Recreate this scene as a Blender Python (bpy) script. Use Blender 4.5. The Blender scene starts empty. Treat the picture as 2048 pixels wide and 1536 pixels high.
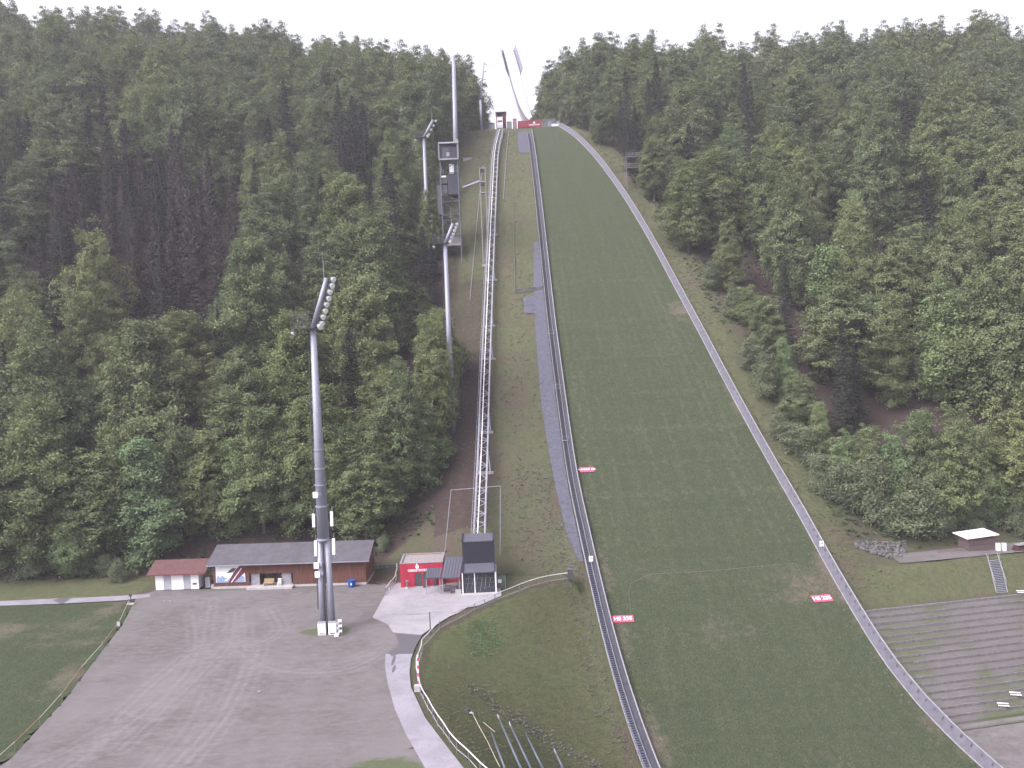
import bpy, bmesh, math, random
import numpy as np
from mathutils import Vector, Matrix, noise as mnoise
# ------------------------------------------------------------------ camera, world, sun
F=1650.;H=40.;PITCH=math.radians(-2.7);ROLL=math.radians(2.2)
scn=bpy.context.scene; C=scn.collection
cam=bpy.data.cameras.new('camera'); co=bpy.data.objects.new('camera',cam); C.objects.link(co)
cam.sensor_width=36; cam.lens=F/2048*36; cam.clip_end=3000; cam.clip_start=.5
co.location=(0,0,H); co.rotation_mode='XYZ'
co.matrix_world=Matrix.Translation((0,0,H)) @ Matrix.Rotation(math.pi/2+PITCH,4,'X') @ Matrix.Rotation(-ROLL,4,'Z')
scn.camera=co
scn.render.resolution_x=1024; scn.render.resolution_y=768
SUN_EL=math.radians(48); SUN_AZ=math.radians(-125)      # azimuth from +Y (the hill) towards -X
w=bpy.data.worlds.new('World'); scn.world=w; w.use_nodes=True
nt=w.node_tree; nt.nodes.clear()
sky=nt.nodes.new('ShaderNodeTexSky'); sky.sky_type='NISHITA'; sky.sun_disc=False
sky.sun_elevation=SUN_EL; sky.sun_rotation=SUN_AZ; sky.dust_density=5; sky.air_density=1.2; sky.ozone_density=1
hs=nt.nodes.new('ShaderNodeHueSaturation'); hs.inputs['Saturation'].default_value=.22
mx=nt.nodes.new('ShaderNodeMix'); mx.data_type='RGBA'; mx.blend_type='MULTIPLY'; mx.inputs[0].default_value=1
mx.inputs[7].default_value=(1.02,.97,1.035,1)
bg=nt.nodes.new('ShaderNodeBackground'); bg.inputs['Strength'].default_value=.15
wo=nt.nodes.new('ShaderNodeOutputWorld')
nt.links.new(sky.outputs[0],hs.inputs['Color']); nt.links.new(hs.outputs[0],mx.inputs[6]); nt.links.new(mx.outputs[2],bg.inputs[0]); nt.links.new(bg.outputs[0],wo.inputs[0])
sd=bpy.data.lights.new('sun','SUN'); sd.energy=1.0; sd.angle=math.radians(35); sd.color=(1,.95,.93)
so=bpy.data.objects.new('sun',sd); C.objects.link(so)
sv=Vector((math.sin(SUN_AZ)*math.cos(SUN_EL),math.cos(SUN_AZ)*math.cos(SUN_EL),math.sin(SUN_EL)))
so.rotation_euler=sv.to_track_quat('Z','Y').to_euler(); so.location=(0,0,200)
vs=scn.view_settings; vs.view_transform='Standard'; vs.look='None'; vs.gamma=1; vs.exposure=1.42
scn.cycles.max_bounces=6; scn.cycles.diffuse_bounces=3; scn.cycles.transparent_max_bounces=4
# ------------------------------------------------------------------ terrain
def ray(px,py):
    u=px-1024.;v=768.-py
    c,s=math.cos(-ROLL),math.sin(-ROLL)
    a=(c*u-s*v)/F;b=(s*u+c*v)/F
    cp,sp=math.cos(PITCH),math.sin(PITCH)
    return np.array([a,cp-sp*b,sp+cp*b])
def proj(x,y,z):
    z=z-H; cp,sp=math.cos(PITCH),math.sin(PITCH)
    yy=cp*y+sp*z; zz=-sp*y+cp*z
    a=x/yy*F;b=zz/yy*F
    c,s=math.cos(ROLL),math.sin(ROLL)
    return 1024+c*a-s*b, 768-(s*a+c*b)
Z0=5.
HAZE=.00034
_S=[0,8,30,60,90,120,150,175,203,215,230,245,260,275,290,400]
_A=[8,12,22,30,34,37,36,34,30,27,22,16,10,5,1,0]
_ss=np.arange(0,400,.5);_an=np.interp(_ss,_S,_A)
_z=128-np.concatenate([[0],np.cumsum(np.tan(np.radians((_an[1:]+_an[:-1])/2))*.5)])
def P(y): return np.interp((330-np.asarray(y,float))/.9903,_ss,_z)
XL=([60,93,104,115,127,143,162,185,209,232,246,264,279,330],[19,13.7,12.4,11.5,10.7,9.6,9.3,9,9,9,9,9,8.9,8.0])
XR=([60,91,95,105.6,117.5,133.6,152.7,178.6,207.7,230,256,274,288,300,330],[62,51.3,49.8,47.6,46.9,46.0,43.9,41,37,33.2,28.1,23.8,19.6,17,14])
def smooth_interp(y,X):
    return (np.interp(y-5,*X)+2*np.interp(y,*X)+np.interp(y+5,*X))/4
def xl(y): return smooth_interp(y,XL)
def xr(y): return smooth_interp(y,XR)
def sm(t): t=np.clip(t,0,1); return t*t*(3-2*t)
def flat(px,py,z=Z0):
    d=ray(px,py); t=(z-H)/d[2]; return np.array([d[0]*t,d[1]*t,z])
FPX=[(1138,1162),(1100,1166),(1060,1176),(990,1202),(930,1232),(880,1259),(846,1296),(834,1336),(840,1390),(874,1452),(914,1502),(960,1548)]
FENCE=[flat(*q)[:2] for q in FPX]+[np.array([0.,59.]),np.array([3.,50.]),np.array([4.,20.])]
_fy=[q[1] for q in FENCE][::-1]; _fx=[q[0]+.5 for q in FENCE][::-1]
def xe(y): return np.interp(y,_fy,_fx)
VS=[-60,-40,-18,0,.6,5.8,7,13]; VZ=[-20,-17.5,-8.1,.2,.3,4.2,4.4,4.9]
def vrow(x,y): return y-(115+.19*(x-47.3))
def T(x,y):
    x=np.asarray(x,float); y=np.asarray(y,float)
    p=P(y)
    # plateau / left hillside
    toe=np.interp(x,[-26,-9],[131.,122.5])
    sh=toe-122.7
    q=P(y-sh)
    k=1.2
    L=np.where(y>toe-30, k*np.logaddexp(q/k,Z0/k)-.0, Z0)
    L=np.where(y<toe-6,Z0,L)
    L=L+.14*np.maximum(0,-x-18)*sm((y-135)/80.)+np.maximum(0,y-335)*.14*sm((-x-20)/30)
    # bank into the bowl
    e=xe(y); xs=xl(y)-2.2
    t=np.clip((x-e)/np.maximum(xs-e,.5),0,1)
    tt=.75*t+.25*sm(t)
    lowp=np.minimum(p,Z0)
    B=Z0+(lowp-Z0)*tt
    cap=float(P(289.))+.02*np.maximum(0,y-289)
    wc=sm((x+26)/14.)*(1-sm((x-xr(y)-9)/16.))
    left=np.where(x>e,np.where(y<122.5,B,p),L)
    w2=sm((x+4)/8.)*(y>=122.5)
    left=np.where((y>=122.5)&(x>-12),L*(1-sm((x+9)/8.))+np.maximum(p,np.minimum(L,Z0+0*x))*sm((x+9)/8.),left)
    # right
    v=vrow(x,y)
    R=np.interp(v,VS,VZ)
    R=np.where(v>13,4.9+P(v+122)-P(135.),R)
    d=x-xr(y)
    rb=np.maximum(0,d-14)*.075*sm((v-16)/70.)+np.maximum(0,y-335)*.0*sm((x-40)/40)
    rt=p*(1-sm((d-2)/12.))+R*sm((d-2)/12.)+rb
    rt=np.where(v<2.,p*(1-sm(d/1.5))+R*sm(d/1.5),rt*sm((v-2)/3)+(1-sm((v-2)/3))*(p*(1-sm(d/3.))+R*sm(d/3.))) 
    out=np.where(x<xs,left,np.where(x>xr(y),rt,p))
    return np.where(y>289,out*(1-wc)+np.minimum(out,cap)*wc,out)
def Tz(x,y): return float(T(np.array([x]),np.array([y]))[0])
def G(px,py,dz=0.):
    d=ray(px,py); ts=np.arange(45,520,.1); X=d[0]*ts;Y=d[1]*ts;Z=H+d[2]*ts
    m=Z<T(X,Y)+dz; i=int(np.argmax(m)) if m.any() else len(ts)-1
    return np.array([X[i],Y[i],Z[i]])
def topz(y,py,px=None,x=0.):
    if px is None: px=proj(x,y,Tz(x,y))[0]
    d=ray(px,py); return H+d[2]/d[1]*y
def aty(px,py,y):
    d=ray(px,py); t=y/d[1]; return np.array([d[0]*t,y,H+d[2]*t])
# ------------------------------------------------------------------ materials
def mat(name,col,rough=.8,metal=0,var=.0,scale=4.,bump=0.,col2=None,sc3=None,streak=None,alpha=None,emit=None):
    m=bpy.data.materials.new(name); m.use_nodes=True; n=m.node_tree.nodes; l=m.node_tree.links
    b=n['Principled BSDF']; b.inputs['Roughness'].default_value=rough; b.inputs['Metallic'].default_value=metal
    b.inputs['Base Color'].default_value=(*col,1)
    if var or col2:
        tc=n.new('ShaderNodeTexCoord'); mp=n.new('ShaderNodeMapping'); l.new(tc.outputs['Object'],mp.inputs[0])
        mp.inputs['Scale'].default_value=sc3 or (1,1,1)
        no=n.new('ShaderNodeTexNoise'); no.inputs['Scale'].default_value=scale; no.inputs['Detail'].default_value=5; no.inputs['Roughness'].default_value=.65
        l.new(mp.outputs[0],no.inputs['Vector'])
        r=n.new('ShaderNodeValToRGB'); l.new(no.outputs[0],r.inputs[0])
        c2=col2 or tuple(c*(1+var) for c in col); c1=tuple(c*(1-var) for c in col) if not col2 else col
        r.color_ramp.elements[0].position=.35; r.color_ramp.elements[1].position=.68
        r.color_ramp.elements[0].color=(*c1,1); r.color_ramp.elements[1].color=(*c2,1)
        l.new(r.outputs[0],b.inputs['Base Color'])
        if bump:
            bu=n.new('ShaderNodeBump'); bu.inputs['Strength'].default_value=bump; bu.inputs['Distance'].default_value=.05
            l.new(no.outputs[0],bu.inputs['Height']); l.new(bu.outputs[0],b.inputs['Normal'])
    if emit: b.inputs['Emission Color'].default_value=(*emit[0],1); b.inputs['Emission Strength'].default_value=emit[1]
    return m
class NT:
    def __init__(s,name):
        s.m=bpy.data.materials.new(name); s.m.use_nodes=True; s.t=s.m.node_tree; s.n=s.t.nodes; s.l=s.t.links
        s.b=s.n['Principled BSDF']; s.tc=s.n.new('ShaderNodeTexCoord')
    def noise(s,scale,detail=5,rough=.6,sc3=None,dist=0):
        no=s.n.new('ShaderNodeTexNoise'); no.inputs['Scale'].default_value=scale; no.inputs['Detail'].default_value=detail; no.inputs['Roughness'].default_value=rough; no.inputs['Distortion'].default_value=dist
        if sc3:
            mp=s.n.new('ShaderNodeMapping'); mp.inputs['Scale'].default_value=sc3; s.l.new(s.tc.outputs['Object'],mp.inputs[0]); s.l.new(mp.outputs[0],no.inputs['Vector'])
        else: s.l.new(s.tc.outputs['Object'],no.inputs['Vector'])
        return no.outputs[0]
    def rng(s,v,a,b,lo=0,hi=1):
        r=s.n.new('ShaderNodeMapRange'); r.interpolation_type='SMOOTHSTEP'; r.inputs[1].default_value=a; r.inputs[2].default_value=b; r.inputs[3].default_value=lo; r.inputs[4].default_value=hi
        s.l.new(v,r.inputs[0]); return r.outputs[0]
    def mix(s,f,a,b,mode='MIX'):
        x=s.n.new('ShaderNodeMix'); x.data_type='RGBA'; x.blend_type=mode
        if isinstance(f,(int,float)): x.inputs[0].default_value=f
        else: s.l.new(f,x.inputs[0])
        for i,c in ((6,a),(7,b)):
            if isinstance(c,tuple): x.inputs[i].default_value=(*c,1)
            else: s.l.new(c,x.inputs[i])
        return x.outputs[2]
    def math(s,op,a,b):
        x=s.n.new('ShaderNodeMath'); x.operation=op
        for i,c in ((0,a),(1,b)):
            if isinstance(c,(int,float)): x.inputs[i].default_value=c
            else: s.l.new(c,x.inputs[i])
        return x.outputs[0]
    def attr(s,name,ch=None):
        a=s.n.new('ShaderNodeAttribute'); a.attribute_name=name
        if ch is None: return a.outputs['Fac']
        sp=s.n.new('ShaderNodeSeparateColor'); s.l.new(a.outputs['Color'],sp.inputs[0]); return sp.outputs[ch]
    def done(s,col,rough=.95,bump=None,bs=.4,bd=.1):
        s.l.new(col,s.b.inputs['Base Color']); s.b.inputs['Roughness'].default_value=rough; s.b.inputs['Specular IOR Level'].default_value=.2
        if bump is not None:
            bu=s.n.new('ShaderNodeBump'); bu.inputs['Strength'].default_value=bs; bu.inputs['Distance'].default_value=bd
            s.l.new(bump,bu.inputs['Height']); s.l.new(bu.outputs[0],s.b.inputs['Normal'])
        return s.m
M={}
def gmat_hill():
    s=NT('hillside_ground'); R=s.attr('mask',0); Gc=s.attr('mask',1); B=s.attr('mask',2)
    n1=s.noise(.12,6,.65); n2=s.noise(1.3,6,.7); n3=s.noise(6.,4,.7)
    grass=s.mix(s.rng(n2,.3,.7),(.055,.064,.034),(.09,.095,.052))
    grass=s.mix(s.rng(n3,.45,.8),grass,(.11,.11,.07))
    dry=s.mix(s.rng(n3,.3,.7),(.062,.048,.038),(.11,.09,.07))
    base=s.mix(s.rng(s.math('ADD',n1,s.math('MULTIPLY',n2,.5)),.62,.95),grass,dry)
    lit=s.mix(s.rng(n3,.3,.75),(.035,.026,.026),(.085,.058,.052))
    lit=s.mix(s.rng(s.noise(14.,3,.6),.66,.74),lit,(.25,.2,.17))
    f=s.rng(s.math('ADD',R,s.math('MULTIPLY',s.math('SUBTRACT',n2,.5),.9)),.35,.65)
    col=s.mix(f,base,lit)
    st=s.mix(s.rng(n3,.35,.7),(.06,.055,.055),(.24,.22,.21))
    fs=s.rng(s.math('ADD',B,s.math('MULTIPLY',s.math('SUBTRACT',s.noise(3.,5,.7),.5),1.2)),.4,.6)
    col=s.mix(fs,col,st)
    green=s.mix(s.rng(n3,.3,.7),(.064,.085,.036),(.122,.138,.06))
    green=s.mix(s.rng(s.noise(.35,5,.65),.42,.68,0,.7),green,(.125,.12,.062))
    fg=s.rng(s.math('ADD',Gc,s.math('MULTIPLY',s.math('SUBTRACT',n2,.5),1.1)),.25,.85)
    col=s.mix(fg,col,green)
    # scattered pale flecks: flowers, stones
    col=s.mix(s.rng(s.noise(9.,2,.5),.76,.8),col,(.35,.33,.29))
    return s.done(col,bump=n3,bs=.9,bd=.25)
def gmat_grass(name,g1,g2,br,patch):
    s=NT(name); n1=s.noise(.09,5,.6); n2=s.noise(1.1,6,.72); n3=s.noise(7.,4,.75,sc3=(1,.5,.5)); m0=s.attr('mask',0); m1=s.attr('mask',1)
    g=s.mix(s.rng(n2,.3,.7),g1,g2)
    g=s.mix(s.rng(s.noise(1.,4,.6,sc3=(.9,.06,.06)),.45,.7,0,.4),g,tuple(c*1.25 for c in g2))
    g=s.mix(s.rng(s.noise(1.,4,.6,sc3=(.03,.45,.45)),.5,.7,0,.3),g,tuple(c*.8 for c in g1))
    g=s.mix(s.rng(n3,.3,.72),tuple(c*.55 for c in g1),g)
    g=s.mix(s.rng(n3,.56,.8),g,(.115,.125,.07))
    f=s.rng(s.math('ADD',s.math('ADD',m0,s.math('MULTIPLY',s.math('SUBTRACT',n1,.5),patch)),s.math('MULTIPLY',s.math('SUBTRACT',n2,.5),.8)),.35,.85)
    b=s.mix(s.rng(n3,.3,.72),tuple(c*.7 for c in br),tuple(c*1.5 for c in br))
    col=s.mix(f,g,b)
    col=s.mix(s.math('MULTIPLY',m1,s.rng(n2,.42,.62,0,.28)),col,(.13,.128,.095))
    col=s.mix(s.rng(s.noise(5.,2,.5),.77,.8),col,(.38,.36,.3))
    return s.done(col,bump=n3,bs=.8,bd=.2)
def gmat_gravel():
    s=NT('compacted_gravel'); n1=s.noise(.1,6,.65); n2=s.noise(1.2,6,.75,sc3=(.5,1,1)); n3=s.noise(11.,4,.7)
    m0=s.attr('mask',0); m1=s.attr('mask',1)
    c=s.mix(s.rng(n1,.35,.65),(.088,.080,.078),(.138,.129,.131))
    c=s.mix(s.rng(s.noise(.35,6,.7,dist=1.),.5,.75,0,.45),c,(.17,.155,.15))
    c=s.mix(s.rng(n2,.35,.75),c,(.155,.146,.154))
    c=s.mix(s.math('MULTIPLY',s.rng(n3,.35,.7),.5),c,(.095,.084,.08))
    c=s.mix(s.math('MULTIPLY',m0,s.rng(n2,.2,.7,.35,1)),c,(.205,.195,.205))
    g=s.mix(s.rng(n3,.3,.7),(.055,.068,.038),(.095,.105,.06))
    c=s.mix(s.rng(s.math('ADD',m1,s.math('MULTIPLY',s.math('SUBTRACT',n2,.5),.9)),.4,.62),c,g)
    c=s.mix(s.rng(s.noise(4.,2,.5),.79,.81),c,(.3,.28,.27))
    return s.done(c,bump=n3,bs=.4,bd=.05)
def gmat_soil():
    s=NT('terrace_soil'); n1=s.noise(.1,6,.65); n2=s.noise(1.2,6,.75,sc3=(.5,1,1)); n3=s.noise(11.,4,.7)
    m0=s.attr('mask',0); m1=s.attr('mask',1)
    c=s.mix(s.rng(n1,.3,.7),(.082,.076,.078),(.115,.108,.112))
    c=s.mix(s.rng(n2,.35,.75),c,(.135,.127,.13))
    c=s.mix(s.math('MULTIPLY',s.rng(n3,.35,.7),.5),c,(.095,.084,.08))
    c=s.mix(s.math('MULTIPLY',m0,s.rng(n2,.2,.7,.35,1)),c,(.17,.16,.165))
    g=s.mix(s.rng(n3,.3,.7),(.055,.068,.038),(.095,.105,.06))
    c=s.mix(s.rng(s.math('ADD',m1,s.math('MULTIPLY',s.math('SUBTRACT',n2,.5),.9)),.4,.62),c,g)
    c=s.mix(s.rng(s.noise(4.,2,.5),.79,.81),c,(.3,.28,.27))
    return s.done(c,bump=n3,bs=.4,bd=.05)
def gmat_paving(name,c1,c2,sc=.35):
    s=NT(name); n1=s.noise(sc,5,.6,dist=.6); n2=s.noise(3.,6,.7); m0=s.attr('mask',0)
    c=s.mix(s.rng(n1,.35,.65),c1,c2); c=s.mix(s.math('MULTIPLY',s.rng(n2,.4,.7),.35),c,tuple(x*.75 for x in c1))
    c=s.mix(s.rng(s.math('ADD',m0,s.math('MULTIPLY',s.math('SUBTRACT',n1,.5),.35)),.45,.55),c,tuple(x*.45 for x in c1))
    return s.done(c,.75)
M['hill']=gmat_hill()
M['slope']=gmat_grass('mown_slope_grass',(.048,.064,.034),(.076,.092,.048),(.10,.084,.066),2.0)
M['meadow']=gmat_grass('meadow_grass',(.045,.064,.032),(.075,.09,.048),(.095,.086,.062),2.6)
M['gravel']=gmat_gravel()
M['soil']=gmat_soil()
M['concrete_slab']=gmat_paving('pale_concrete',(.24,.23,.25),(.29,.28,.30))
M['path']=gmat_paving('path_asphalt',(.20,.19,.22),(.25,.24,.275))
M['mat']=mat('grey_drainage_mat',(.07,.072,.098),.9,var=.25,scale=1.5)
M['steel']=mat('galvanised_steel',(.30,.31,.36),.45,.35,var=.15,scale=2)
M['pole']=mat('painted_mast_steel',(.24,.25,.31),.5,.1,var=.12,scale=.8,sc3=(1,1,.3))
M['dsteel']=mat('dark_steel',(.07,.07,.08),.6,.3,var=.2)
M['white']=mat('white_paint',(.78,.77,.8),.5,var=.05)
M['wboard']=mat('weathered_white_board',(.24,.236,.262),.7,var=.18,scale=2)
M['gboard']=mat('grey_side_board',(.085,.083,.105),.75,var=.2,scale=1.2)
M['dboard']=mat('shade_dark_board',(.04,.04,.055),.7,var=.3,scale=1.5)  # dark tone carries the left barrier's shadow side; slots share it
M['red']=mat('red_facade',(.36,.015,.045),.55,var=.12,scale=3,sc3=(6,6,.3))
M['signred']=mat('red_sign_sheet',(.62,.06,.13),.6,var=.08)
M['black']=mat('black_metal_cladding',(.025,.025,.04),.5,var=.25,scale=3,sc3=(8,8,.3))
M['droof']=mat('anthracite_seam_roof',(.095,.097,.125),.5,.1,var=.12,scale=2,sc3=(1,1,1))
M['groof']=mat('grey_felt_roof',(.072,.068,.082),.9,var=.2,scale=.8)
M['rroof']=mat('red_sheet_roof',(.085,.036,.036),.75,var=.18,scale=1.3)
M['plank']=mat('brown_plank_wall',(.055,.022,.016),.85,col2=(.15,.06,.042),scale=1.6,sc3=(7,7,.25))
M['gwood']=mat('grey_weathered_wood',(.15,.135,.145),.9,var=.3,scale=3)
M['bwood']=mat('shed_brown_wood',(.10,.07,.07),.9,var=.3,scale=3,sc3=(.4,.4,6))
M['glass']=mat('dark_glass',(.03,.035,.045),.12); M['glass'].node_tree.nodes['Principled BSDF'].inputs['Specular IOR Level'].default_value=.7
M['sedum']=mat('gravel_green_roof',(.15,.15,.13),.95,col2=(.3,.25,.26),scale=4)
M['blue']=mat('blue_plastic',(.015,.06,.26),.45,var=.1)
M['yellow']=mat('yellow_wood',(.33,.24,.13),.7,var=.1)
M['rail']=mat('weathered_white_rail',(.50,.49,.52),.6,var=.2,scale=3)
M['tread']=mat('blue_grey_grating',(.105,.115,.165),.6,.2,var=.15,scale=2)
M['banner']=mat('faded_red_banner',(.22,.03,.05),.8,var=.1)
M['dpole']=mat('dark_blue_grey_steel',(.12,.14,.18),.5,.2)
M['lilac']=mat('pale_lilac_wall',(.17,.16,.22),.7,var=.1)
M['stone']=mat('grey_stone',(.045,.042,.045),.95,col2=(.15,.145,.145),scale=1.5,bump=.4)
M['door']=mat('door_grey',(.35,.35,.4),.6,var=.05)
M['lamp']=mat('lamp_glass',(.85,.87,.9),.15)
M['concrete']=mat('concrete',(.36,.34,.35),.85,var=.15,scale=2)
M['inrun']=mat('inrun_track_white',(.62,.62,.68),.35,var=.06)
M['mesh']=mat('green_mesh_fence',(.10,.13,.11),.9,var=.2)
M['skin']=mat('litho_blue',(.12,.2,.4),.7); M['maroon']=mat('poster_maroon',(.12,.02,.04),.7); M['postw']=mat('poster_white',(.7,.72,.76),.7,var=.08); M['mount']=mat('poster_mountain_blue',(.22,.3,.45),.7,var=.2)
M['orange']=mat('orange_tape',(.42,.2,.12),.8); M['rope']=mat('pale_rope',(.55,.5,.4),.8)
M['bark']=mat('bark',(.10,.085,.08),.95,var=.35,scale=3); M['pink']=mat('pink_beacon',(.8,.2,.35),.4,emit=((1,.3,.45),1.5))
M['brick']=mat('dark_red_timber',(.14,.03,.035),.8,var=.2)
# ------------------------------------------------------------------ mesh helpers
def tag(o,label=None,cat=None,group=None,kind=None):
    if label: o['label']=label
    if cat: o['category']=cat
    if group: o['group']=group
    if kind: o['kind']=kind
    return o
def empty(name,loc,label,cat,group=None):
    o=bpy.data.objects.new(name,None); C.objects.link(o); o.location=loc; o.empty_display_size=.5
    return tag(o,label,cat,group)
class MB:
    def __init__(s,xf=None): s.v=[];s.f=[];s.mi=[];s.xf=xf;s.m=0
    def add(s,vs,fs):
        b=len(s.v)
        for p in vs:
            p=Vector(p); s.v.append(s.xf@p if s.xf else p)
        for f in fs: s.f.append([b+i for i in f]); s.mi.append(s.m)
        return s
    def box(s,c,d,rz=0,rot=None):
        R=rot or Matrix.Rotation(rz,3,'Z'); c=Vector(c); v=[c+R@Vector((sx*d[0]/2,sy*d[1]/2,sz*d[2]/2)) for sx in(-1,1) for sy in(-1,1) for sz in(-1,1)]
        return s.add(v,[(0,1,3,2),(4,6,7,5),(0,4,5,1),(2,3,7,6),(0,2,6,4),(1,5,7,3)])
    def span(s,a,b): # axis box from corner a to corner b
        return s.box([(a[i]+b[i])/2 for i in range(3)],[abs(a[i]-b[i]) for i in range(3)])
    def bar(s,p,q,w,h,up=(0,0,1)):
        p=Vector(p);q=Vector(q);d=(q-p)
        if d.length<1e-6: return s
        d.normalize(); u=Vector(up)
        if abs(d.dot(u))>.98: u=Vector((0,1,0))
        x=d.cross(u).normalized(); z=x.cross(d)
        v=[e+x*sx*w/2+z*sz*h/2 for e in(p,q) for sx in(-1,1) for sz in(-1,1)]
        return s.add(v,[(0,1,3,2),(4,6,7,5),(0,4,5,1),(2,3,7,6),(0,2,6,4),(1,5,7,3)])
    def tube(s,p,q,r0,r1=None,n=8,cap=True):
        r1=r0 if r1 is None else r1
        p=Vector(p);q=Vector(q);d=(q-p).normalized(); u=Vector((0,0,1)) if abs(d.z)<.95 else Vector((1,0,0))
        x=d.cross(u).normalized();y=d.cross(x)
        v=[e+(x*math.cos(2*math.pi*i/n)+y*math.sin(2*math.pi*i/n))*r for e,r in((p,r0),(q,r1)) for i in range(n)]
        f=[(i,(i+1)%n,n+(i+1)%n,n+i) for i in range(n)]
        if cap: f+= [tuple(range(n))[::-1],tuple(range(n,2*n))]
        return s.add(v,f)
    def prism(s,pts,h): # pts list of 3d, extruded by vector h
        n=len(pts); h=Vector(h); v=[Vector(p) for p in pts]+[Vector(p)+h for p in pts]
        return s.add(v,[tuple(range(n))[::-1],tuple(range(n,2*n))]+[(i,(i+1)%n,n+(i+1)%n,n+i) for i in range(n)])
    def strip(s,A,B): # ribbon between polylines
        n=len(A); return s.add(list(A)+list(B),[(i,i+1,n+i+1,n+i) for i in range(n-1)])
    def build(s,name,m,parent=None,smooth=False,mats=None):
        me=bpy.data.meshes.new(name); o=bpy.data.objects.new(name,me); C.objects.link(o)
        off=Vector((0,0,0)); 
        if parent is not None:
            o.parent=parent; r=parent
            while r.parent: r=r.parent
            off=Vector(r.location)
        me.from_pydata([tuple(v-off) for v in s.v],[],s.f)
        for k in ([m] if m else [])+(mats or []): me.materials.append(k)
        if mats: me.polygons.foreach_set('material_index',s.mi)
        if smooth: me.polygons.foreach_set('use_smooth',[True]*len(s.f))
        bm=bmesh.new(); bm.from_mesh(me); bmesh.ops.recalc_face_normals(bm,faces=bm.faces); bm.to_mesh(me); bm.free()
        return o
def text_part(name,txt,size,mt,parent,matrix,depth=.02,align='CENTER',sx=1):
    cu=bpy.data.curves.new('t','FONT'); cu.body=txt; cu.size=size; cu.extrude=depth; cu.align_x=align; cu.align_y='CENTER'; cu.offset=size*.02
    o=bpy.data.objects.new('t',cu); C.objects.link(o); dg=bpy.context.evaluated_depsgraph_get(); me=bpy.data.meshes.new_from_object(o.evaluated_get(dg))
    bpy.data.objects.remove(o); me.name=name
    r=parent
    while r.parent: r=r.parent
    me.transform(Matrix.Translation(-Vector(r.location))@matrix@Matrix.Scale(sx,4,(1,0,0))); me.materials.clear(); me.materials.append(mt)
    q=bpy.data.objects.new(name,me); C.objects.link(q); q.parent=parent; return q
def frame(a,b,z=None):
    """local frame: origin a, x towards b, y away from the viewer (into depth), z up; returns matrix, length"""
    a=Vector((a[0],a[1],z if z is not None else a[2])); b=Vector((b[0],b[1],a.z)); x=(b-a); Ln=x.length; x.normalize(); zz=Vector((0,0,1)); y=zz.cross(x)
    m=Matrix.Identity(4)
    for i in range(3): m[i][0]=x[i];m[i][1]=y[i];m[i][2]=zz[i];m[i][3]=a[i]
    return m,Ln
# ------------------------------------------------------------------ ground sheets
rs=np.random.RandomState(7)
def npmesh(name,V,Fq,m,mask=None,smooth=True,parent=None,off=None):
    me=bpy.data.meshes.new(name)
    if off is not None: V=V-np.array(off)
    me.vertices.add(len(V)); me.vertices.foreach_set('co',V.astype(np.float32).ravel())
    k=Fq.shape[1]; me.loops.add(Fq.size); me.loops.foreach_set('vertex_index',Fq.astype(np.int32).ravel())
    me.polygons.add(len(Fq)); me.polygons.foreach_set('loop_start',np.arange(0,Fq.size,k,dtype=np.int32)); 
    if smooth: me.polygons.foreach_set('use_smooth',np.ones(len(Fq),dtype=bool))
    me.materials.append(m); me.update(); me.validate()
    if mask is not None:
        a=me.color_attributes.new('mask','FLOAT_COLOR','POINT'); c=np.ones((len(V),4),np.float32); c[:,:mask.shape[1]]=mask; a.data.foreach_set('color',c.ravel())
    o=bpy.data.objects.new(name,me); C.objects.link(o)
    if parent: o.parent=parent
    return o
def fbm(x,y,s,seed=0,oct=3):
    r=np.random.RandomState(seed); out=np.zeros_like(x,dtype=float); a=1
    for o in range(oct):
        for k in range(4):
            th=r.uniform(0,6.28); ph=r.uniform(0,6.28); f=s*(2**o)*r.uniform(.7,1.3)
            out+=a*np.sin((x*math.cos(th)+y*math.sin(th))*f+ph)
        a*=.5
    return out/5.
def grid_idx(nx,ny,keep=None):
    i=np.arange(ny-1)[:,None]*nx+np.arange(nx-1)[None,:]; q=np.stack([i,i+1,i+1+nx,i+nx],-1).reshape(-1,4)
    if keep is not None: q=q[keep.reshape(-1)[q].all(1)]
    return q
def inpoly(x,y,poly):
    c=np.zeros(x.shape,bool); n=len(poly)
    for i in range(n):
        x1,y1=poly[i][:2];x2,y2=poly[(i+1)%n][:2]
        if y1==y2: continue
        c^=((y1>y)!=(y2>y))&(x<(x2-x1)*(y-y1)/(y2-y1)+x1)
    return c
def dseg(x,y,pl):
    d=np.full(x.shape,1e9)
    for a,b in zip(pl[:-1],pl[1:]):
        ax,ay=a[:2];bx,by=b[:2];L=(bx-ax)**2+(by-ay)**2+1e-9
        t=np.clip(((x-ax)*(bx-ax)+(y-ay)*(by-ay))/L,0,1); d=np.minimum(d,np.hypot(x-ax-t*(bx-ax),y-ay-t*(by-ay)))
    return d
def wob(x,y): return .25*fbm(x,y,.5,3)+.6*fbm(x,y,.06,5)*sm((y-130)/40)*np.where((x>xl(y)-4)&(x<xr(y)+4),0,1)
def TN(x,y): return T(x,y)+np.where((y>124)|(x>xe(y)),wob(x,y)*.5,0)*np.where((x>xl(y)-6)&(x<xr(y)+3),0,1)
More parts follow.
